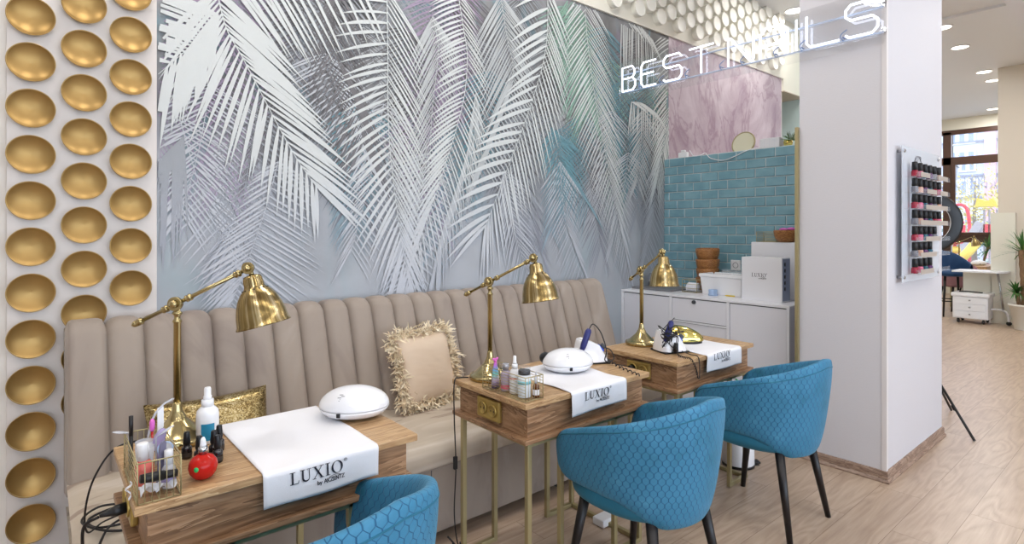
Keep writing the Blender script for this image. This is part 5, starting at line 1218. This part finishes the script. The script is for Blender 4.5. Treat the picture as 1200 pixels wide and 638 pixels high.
o = dup([x for x in C.objects if x.name == 'table_lamp'][0], (13.15, onu(1124, 280, 13.15).y, .76), math.radians(-60), 'brass swing-arm lamp on the far table by the street window')
o = dup(d1, (13.1, onu(1147, 305, 13.1).y, .76 + .0), -.9, 'white oval nail lamp on the far table by the street window', 'white oval nail curing lamps')
b = MB(); b.bx(UW - .5, UW, 1.9, 5.8, .60, .64); b.bx(UW - .06, UW - .0, 1.9, 5.8, 0, .60); struct(b, 'trim_window_sill', M['cream'])
def yucca(label, loc, trunks, rl, nl, name='yucca_plant', pot=None, seed=1, lw=.022):
    t = thing(name, label, 'plant', loc); r = random.Random(seed)
    if pot:
        R0, R1, h = pot; lathing('pot', [(0, 0), (R0, 0), (R0 + .003, .004), (R1, h - .03), (R1 + .012, h - .028), (R1 + .012, h), (R1 - .005, h), (R1 - .012, h - .04), (0, h - .04)], M['pot'], t, 40); lathing('soil', [(0, h - .039), (R1 - .012, h - .039), (R1 - .013, h - .03), (0, h - .03)], M['soil'], t, 30)
    for (x0, y0, z0_, x1, y1, z1, rr, rlk) in trunks:
        b = MB(); b.smooth = True; P_ = [Vector((x0, y0, z0_)).lerp(Vector((x1, y1, z1)), k / 12) for k in range(13)]; b.tube(P_, [rr * (1 + .12 * (k % 2)) for k in range(13)], 14); b.build('trunk', M['trunk'], t)
        b = MB()
        for k in range(nl):
            a = r.uniform(0, 2 * PI); e = r.uniform(-.35, 1.45); L = rl * rlk * r.uniform(.7, 1.1); p = Vector((x1, y1, z1 - r.uniform(0, .08))); d = Vector((math.cos(a) * math.cos(e), math.sin(a) * math.cos(e), math.sin(e))); sd = Vector((-math.sin(a), math.cos(a), 0)); b.mi = 1 if r.random() < .2 else 0; pr = None; dr = r.uniform(.1, .5)
            for i in range(6):
                f = i / 5; c_ = p + d * L * f - Vector((0, 0, 1)) * dr * L * f * f; w_ = lw * (.6, 1, 1, .8, .5, .02)[i] * .5; cur = (b.pt(c_ + sd * w_), b.pt(c_ - sd * w_))
                if pr: b.face((pr[0], pr[1], cur[1], cur[0]), True)
                pr = cur
        b.build('leaves', [M['leaf'], M['leaf2']], t)
    return t
yucca('tall yucca plant in a white pot before the beige wall, right edge', (10.62, 1.44, 0), [(0, 0, .3, .02, .04, 1.12, .05, 1), (.0, .07, .3, -.03, .11, .56, .025, .55)], .44, 60, pot=(.13, .19, .36))
q = onu(1151, 300, UW - .25); yucca('small yucca on the window sill in the far room', (UW - .25, q.y, .64), [(0, 0, 0, .0, -.10, .42, .022, 1)], .36, 40, seed=4, lw=.03)
q = onu(1109, 312, UW - .25); b = MB(); b.smooth = True; b.lathe([(0, 0), (.07, 0), (.09, .16), (.085, .16), (0, .15)], 20, X=Matrix.Translation((UW - .25, q.y, .64))); o = b.build('planter', M['yellow']); tag(o, 'small yellow planter on the window sill in the far room', 'planter')

# ================================================================== OUTSIDE
b = MB(); b.bx(15.7, 60, -25, 40, -.35, -.3); struct(b, 'ground', mat('pale_paving', (150, 152, 152), .9))
def po(x, y, u): q = onu(x, y, u); return q
UB = 44.0
t = thing('facade_building', 'pale block of flats with rows of windows across the street', 'building', (UB, 0, -.3))
b = MB(); vr, vl_ = po(1200, 200, UB).y, po(1085, 200, UB).y; b.bx(0, 6, vr - 8, vl_ + 8, 0, 24); b.build('facade', mat('pale_render', (186, 188, 202), .9), t)
va, vb = po(1168, 200, UB).y, po(1154.5, 200, UB).y; b = MB(); b.bx(-.25, .0, va, vb, 0, 24); b.build('brick_pilaster', mat('pink_brick', (196, 156, 164), .9), t)
wm = mat('far_window_glass', (128, 140, 170), .3); wfm = mat('far_window_frame', (204, 206, 216), .6)
for (xa, xb, ya, yb) in ((1112, 1144, 158, 166), (1112, 1144, 180, 186.5), (1116, 1144, 190, 199), (1114, 1146, 213.5, 228), (1108, 1140, 243, 262), (1172, 1190, 160, 168), (1172, 1190, 214, 226), (1085, 1103, 190, 199), (1085, 1103, 214, 228)):
    p, q_ = po(xa, ya, UB), po(xb, yb, UB); y0_, y1_ = q_.y, p.y; z1_, z0_ = p.z + .3, q_.z + .3
    if z0_ > z1_: continue
    w0 = MB(); w0.bx(-.12, .05, y0_, y1_, z0_ - .1, z1_ + .1); f_ = w0.build('window', wfm, t); g_ = MB(); n_ = 3
    for k in range(n_): ww = (y1_ - y0_) / n_; g_.bx(-.14, -.1, y0_ + k * ww + .1, y0_ + (k + 1) * ww - .1, z0_, z1_)
    g_.build('pane', wm, f_)
b = MB()
for zz in (po(1120, 168, UB).z + .3, po(1120, 207, UB).z + .3, po(1120, 232, UB).z + .3): b.bx(-.15, .02, vr, vl_, zz - .06, zz + .06)
b.build('ledge', mat('ledge_grey', (126, 130, 146), .8), t)
UPG = 26.0
pr_, pg_y, pb_ = mat('playground_red', (186, 36, 56), .5), mat('playground_yellow', (190, 160, 52), .5), mat('playground_wood', (140, 134, 138), .7)
t = thing('playground_tower', 'red and yellow playground tower with a slide seen through the street window', 'playground', (UPG, 0, -.3))
def pbox(xa, xb, ya, yb, m, name, dep=.08, u=0):
    p, q_ = po(xa, ya, UPG + u), po(xb, yb, UPG + u); b = MB(); b.bx(u, u + dep, q_.y, p.y, q_.z + .3, p.z + .3); return b.build(name, m, t)
pbox(1152, 1168, 263, 277, pr_, 'side_board'); pbox(1117, 1131, 264, 276, pr_, 'side_board', u=1.5)
for x in (1153, 1159, 1168): pbox(x - .8, x + .8, 246, 330, pb_, 'post', .12)
p0_, p1_ = po(1147, 243, UPG), po(1174, 243, UPG); hh = po(1160, 235, UPG).z - po(1160, 245, UPG).z
b = MB(); b.prism([(0, 0), (p0_.y - p1_.y, 0), ((p0_.y - p1_.y) * .8, hh), ((p0_.y - p1_.y) * .5, hh * .6), ((p0_.y - p1_.y) * .1, hh * 1.0)], .6, (.0, p0_.y, p0_.z + .3), (0, -1, 0), (0, 0, 1)); b.build('roof', pg_y, t)
a_, c_ = po(1150, 280, UPG), po(1130, 306, UPG); b = MB(); b.smooth = True; b.tube([(-.3, a_.y, a_.z + .3), (-.6, (a_.y + c_.y) / 2, (a_.z + c_.z) / 2 + .25), (-1.0, c_.y, c_.z + .3)], .16, 10); b.build('slide', pg_y, t)
a_, c_ = po(1150, 262, UPG + .8), po(1128, 300, UPG + .8); b = MB(); b.tube([(.8, a_.y, a_.z + .3), (.4, c_.y, c_.z + .3)], .2, 4); b.build('ramp', pb_, t)
t2_ = thing('spring_toy', 'red and yellow stacked climbing post seen through the window', 'playground', (UPG - 3, po(1119, 280, UPG - 3).y, -.3))
for k in range(7): b = MB(); b.smooth = True; b.ell((0, 0, .45 + k * .3), (.26 if k % 2 else .16, .26 if k % 2 else .16, .13), 16, 8); b.build('bead', pr_ if k % 2 else pg_y, t2_)
b = MB(); b.smooth = True; b.cyl((0, 0, 0), (0, 0, 2.2), .05, n=10); b.build('pole', pr_, t2_)
t = thing('climbing_arch', 'red metal climbing arch seen through the street window', 'playground', (UPG + 2, 0, -.3)); b = MB(); b.smooth = True
A_ = [po(x, y, UPG + 2) for x, y in ((1114, 262), (1116, 246), (1124, 240), (1133, 245), (1136, 262))]; b.tube(spline([(0, q_.y, q_.z + .3) for q_ in A_], 6), .06, 8); b.build('arch_tube', pr_, t)
b = MB(); A0, A1 = A_[0], A_[-1]; b.cyl((0, A0.y, 0), (0, A0.y, A0.z + .3), .06, n=8); b.cyl((0, A1.y, 0), (0, A1.y, A1.z + .3), .06, n=8); b.build('arch_leg', pr_, t)
def tree(label, x, u, h, sp, lm, seed):
    q_ = po(x, 270, u); t = thing('street_tree', label, 'tree', (u, q_.y, -.3), 0, 'young trees in the playground'); r = random.Random(seed)
    b = MB(); b.smooth = True; b.tube([(0, 0, 0), (.05, .05, h * .5), (0, 0, h * .9)], [.09, .06, .02], 8); b.build('trunk', mat('far_bark', (120, 108, 100), .9), t)
    b = MB()
    for k in range(900):
        p = Vector((r.gauss(0, sp * .4), r.gauss(0, sp * .4), h * .62 + r.gauss(0, h * .17))); d = Vector((r.gauss(0, 1), r.gauss(0, 1), r.gauss(0, 1))).normalized(); s = d.orthogonal().normalized() * .05; b.poly([p - d * .07, p + s, p + d * .07, p - s])
    b.build('foliage', lm, t)
tree('yellow-leaved young tree seen through the street window', 1143, 30, 4.2, 1.6, mat('yellow_leaf', (170, 156, 90), .8), 1)
tree('blue-green bushy young tree lower in the street window', 1141, 33, 2.2, 2.2, mat('bluegreen_leaf', (92, 118, 108), .8), 2)
t = thing('street_lantern', 'street lantern hanging outside the left of the window', 'lantern', (UW + 1.2, onu(1116, 200, UW + 1.2).y, onu(1116, 196, UW + 1.2).z)); b = MB(); b.smooth = False; b.lathe([(.02, .05), (.13, 0), (.14, -.02), (.08, -.34), (.0, -.36)], 6); b.build('lantern_glass', mat('lantern_glass', (170, 176, 196), .3), t); b = MB(); b.lathe([(.0, .12), (.03, .1), (.14, .0), (.15, -.02)], 6); b.cyl((0, 0, .1), (0, 0, 2.2), .02, n=8); b.build('lantern_cap', M['dgrey'], t)
b = MB(); b.bx(UW + .3, UW + 1.3, onu(1116, 200, UW + 1.2).y - .3, onu(1116, 200, UW + 1.2).y + .3, 4.2, 4.3); struct(b, 'trim_canopy', M['dgrey'])
# mirrored lettering on the window glass
def wtext(txt, xr, yb, h):
    cu = bpy.data.curves.new('lettering', 'FONT'); cu.body = txt; cu.size = h; cu.align_x = 'CENTER'; cu.extrude = .0005
    o = bpy.data.objects.new('window_lettering', cu); C.objects.link(o); q_ = onu(xr, yb, UW + .025); o.location = (UW + .024, q_.y, q_.z); o.rotation_euler = (PI / 2, 0, PI / 2); me_ = bpy.data.meshes.new_from_object(o); bpy.data.objects.remove(o); o = bpy.data.objects.new('window_lettering', me_); C.objects.link(o); o.location = (UW + .024, q_.y, q_.z); o.rotation_euler = (PI / 2, 0, PI / 2); me_.materials.clear(); me_.materials.append(mat('window_vinyl', (200, 206, 224), .6, alpha=.5))
    tag(o, 'pale reversed vinyl lettering %s on the street window' % ('line above' if txt == 'МЫ' else 'long lower line'), 'lettering'); return o
wtext('МЫ', 1142, 214, .22); wtext('ОТКРЫЛИСЬ', 1142, 222, .20)
# ================================================================== LIGHT, SKY, CAMERA
LP = 19  # ceiling lights out of view, added without fixtures to light the room
for (u, v) in ((-1.2, 2.0), (.3, 2.0), (1.6, 2.1), (2.9, 2.1), (5.6, 2.3), (5.6, 4.5), (3.0, 4.8)): area((u, v, HC - .02), .5, LP)
for (u, v) in ((-1, -.2), (.8, -.4), (2.6, -.6), (4.6, -.2), (6.6, .3), (-1, -2.6), (1.6, -2.6), (4.4, -2.6), (8.2, -.6)): area((u, v, 3.48), .5, LP)
for (u, v) in ((8.6, 3.6), (11, 4.2), (13.6, 4.4)): area((u, v, HC - .05), .2, LP)
# daylight through the windows (portals)
for loc, sx_, sy_, rot in (((1.75, -4.88, 1.65), 10.4, 2.4, (PI / 2, 0, PI)), ((UW - .05, 3.6, 2.0), 3.8, 3.0, (0, PI / 2, 0))):
    o = area(loc, sx_, 1, (1, 1, 1), rot, 'RECTANGLE', sy_); o.data.cycles.is_portal = True
w = bpy.data.worlds.new('world'); bpy.context.scene.world = w; w.use_nodes = True
nt = w.node_tree; bg = nt.nodes['Background']
bg.inputs[0].default_value = (.72, .84, 1.0, 1); bg.inputs[1].default_value = 6
cam = bpy.data.cameras.new('camera'); co = bpy.data.objects.new('camera', cam); C.objects.link(co)
cam.sensor_width = 36; cam.lens = 36 * F / 1200; cam.shift_y = -(319 - CY) / 1200; cam.clip_start = .02
co.location = (0, 0, CH); co.rotation_euler = (PI / 2, 0, math.atan2(SA, CA) - PI / 2)
sc = bpy.context.scene; sc.camera = co
sc.view_settings.view_transform = 'Standard'; sc.view_settings.look = 'None'; sc.view_settings.gamma = 1; sc.view_settings.use_curve_mapping = False
sc.view_settings.exposure = -0.33
sc.cycles.max_bounces = 7; sc.cycles.diffuse_bounces = 4; sc.cycles.glossy_bounces = 3; sc.cycles.transmission_bounces = 6; sc.cycles.transparent_max_bounces = 12
sc.cycles.caustics_reflective = False; sc.cycles.caustics_refractive = False; sc.cycles.sample_clamp_indirect = 4
sc.cycles.use_denoising = True
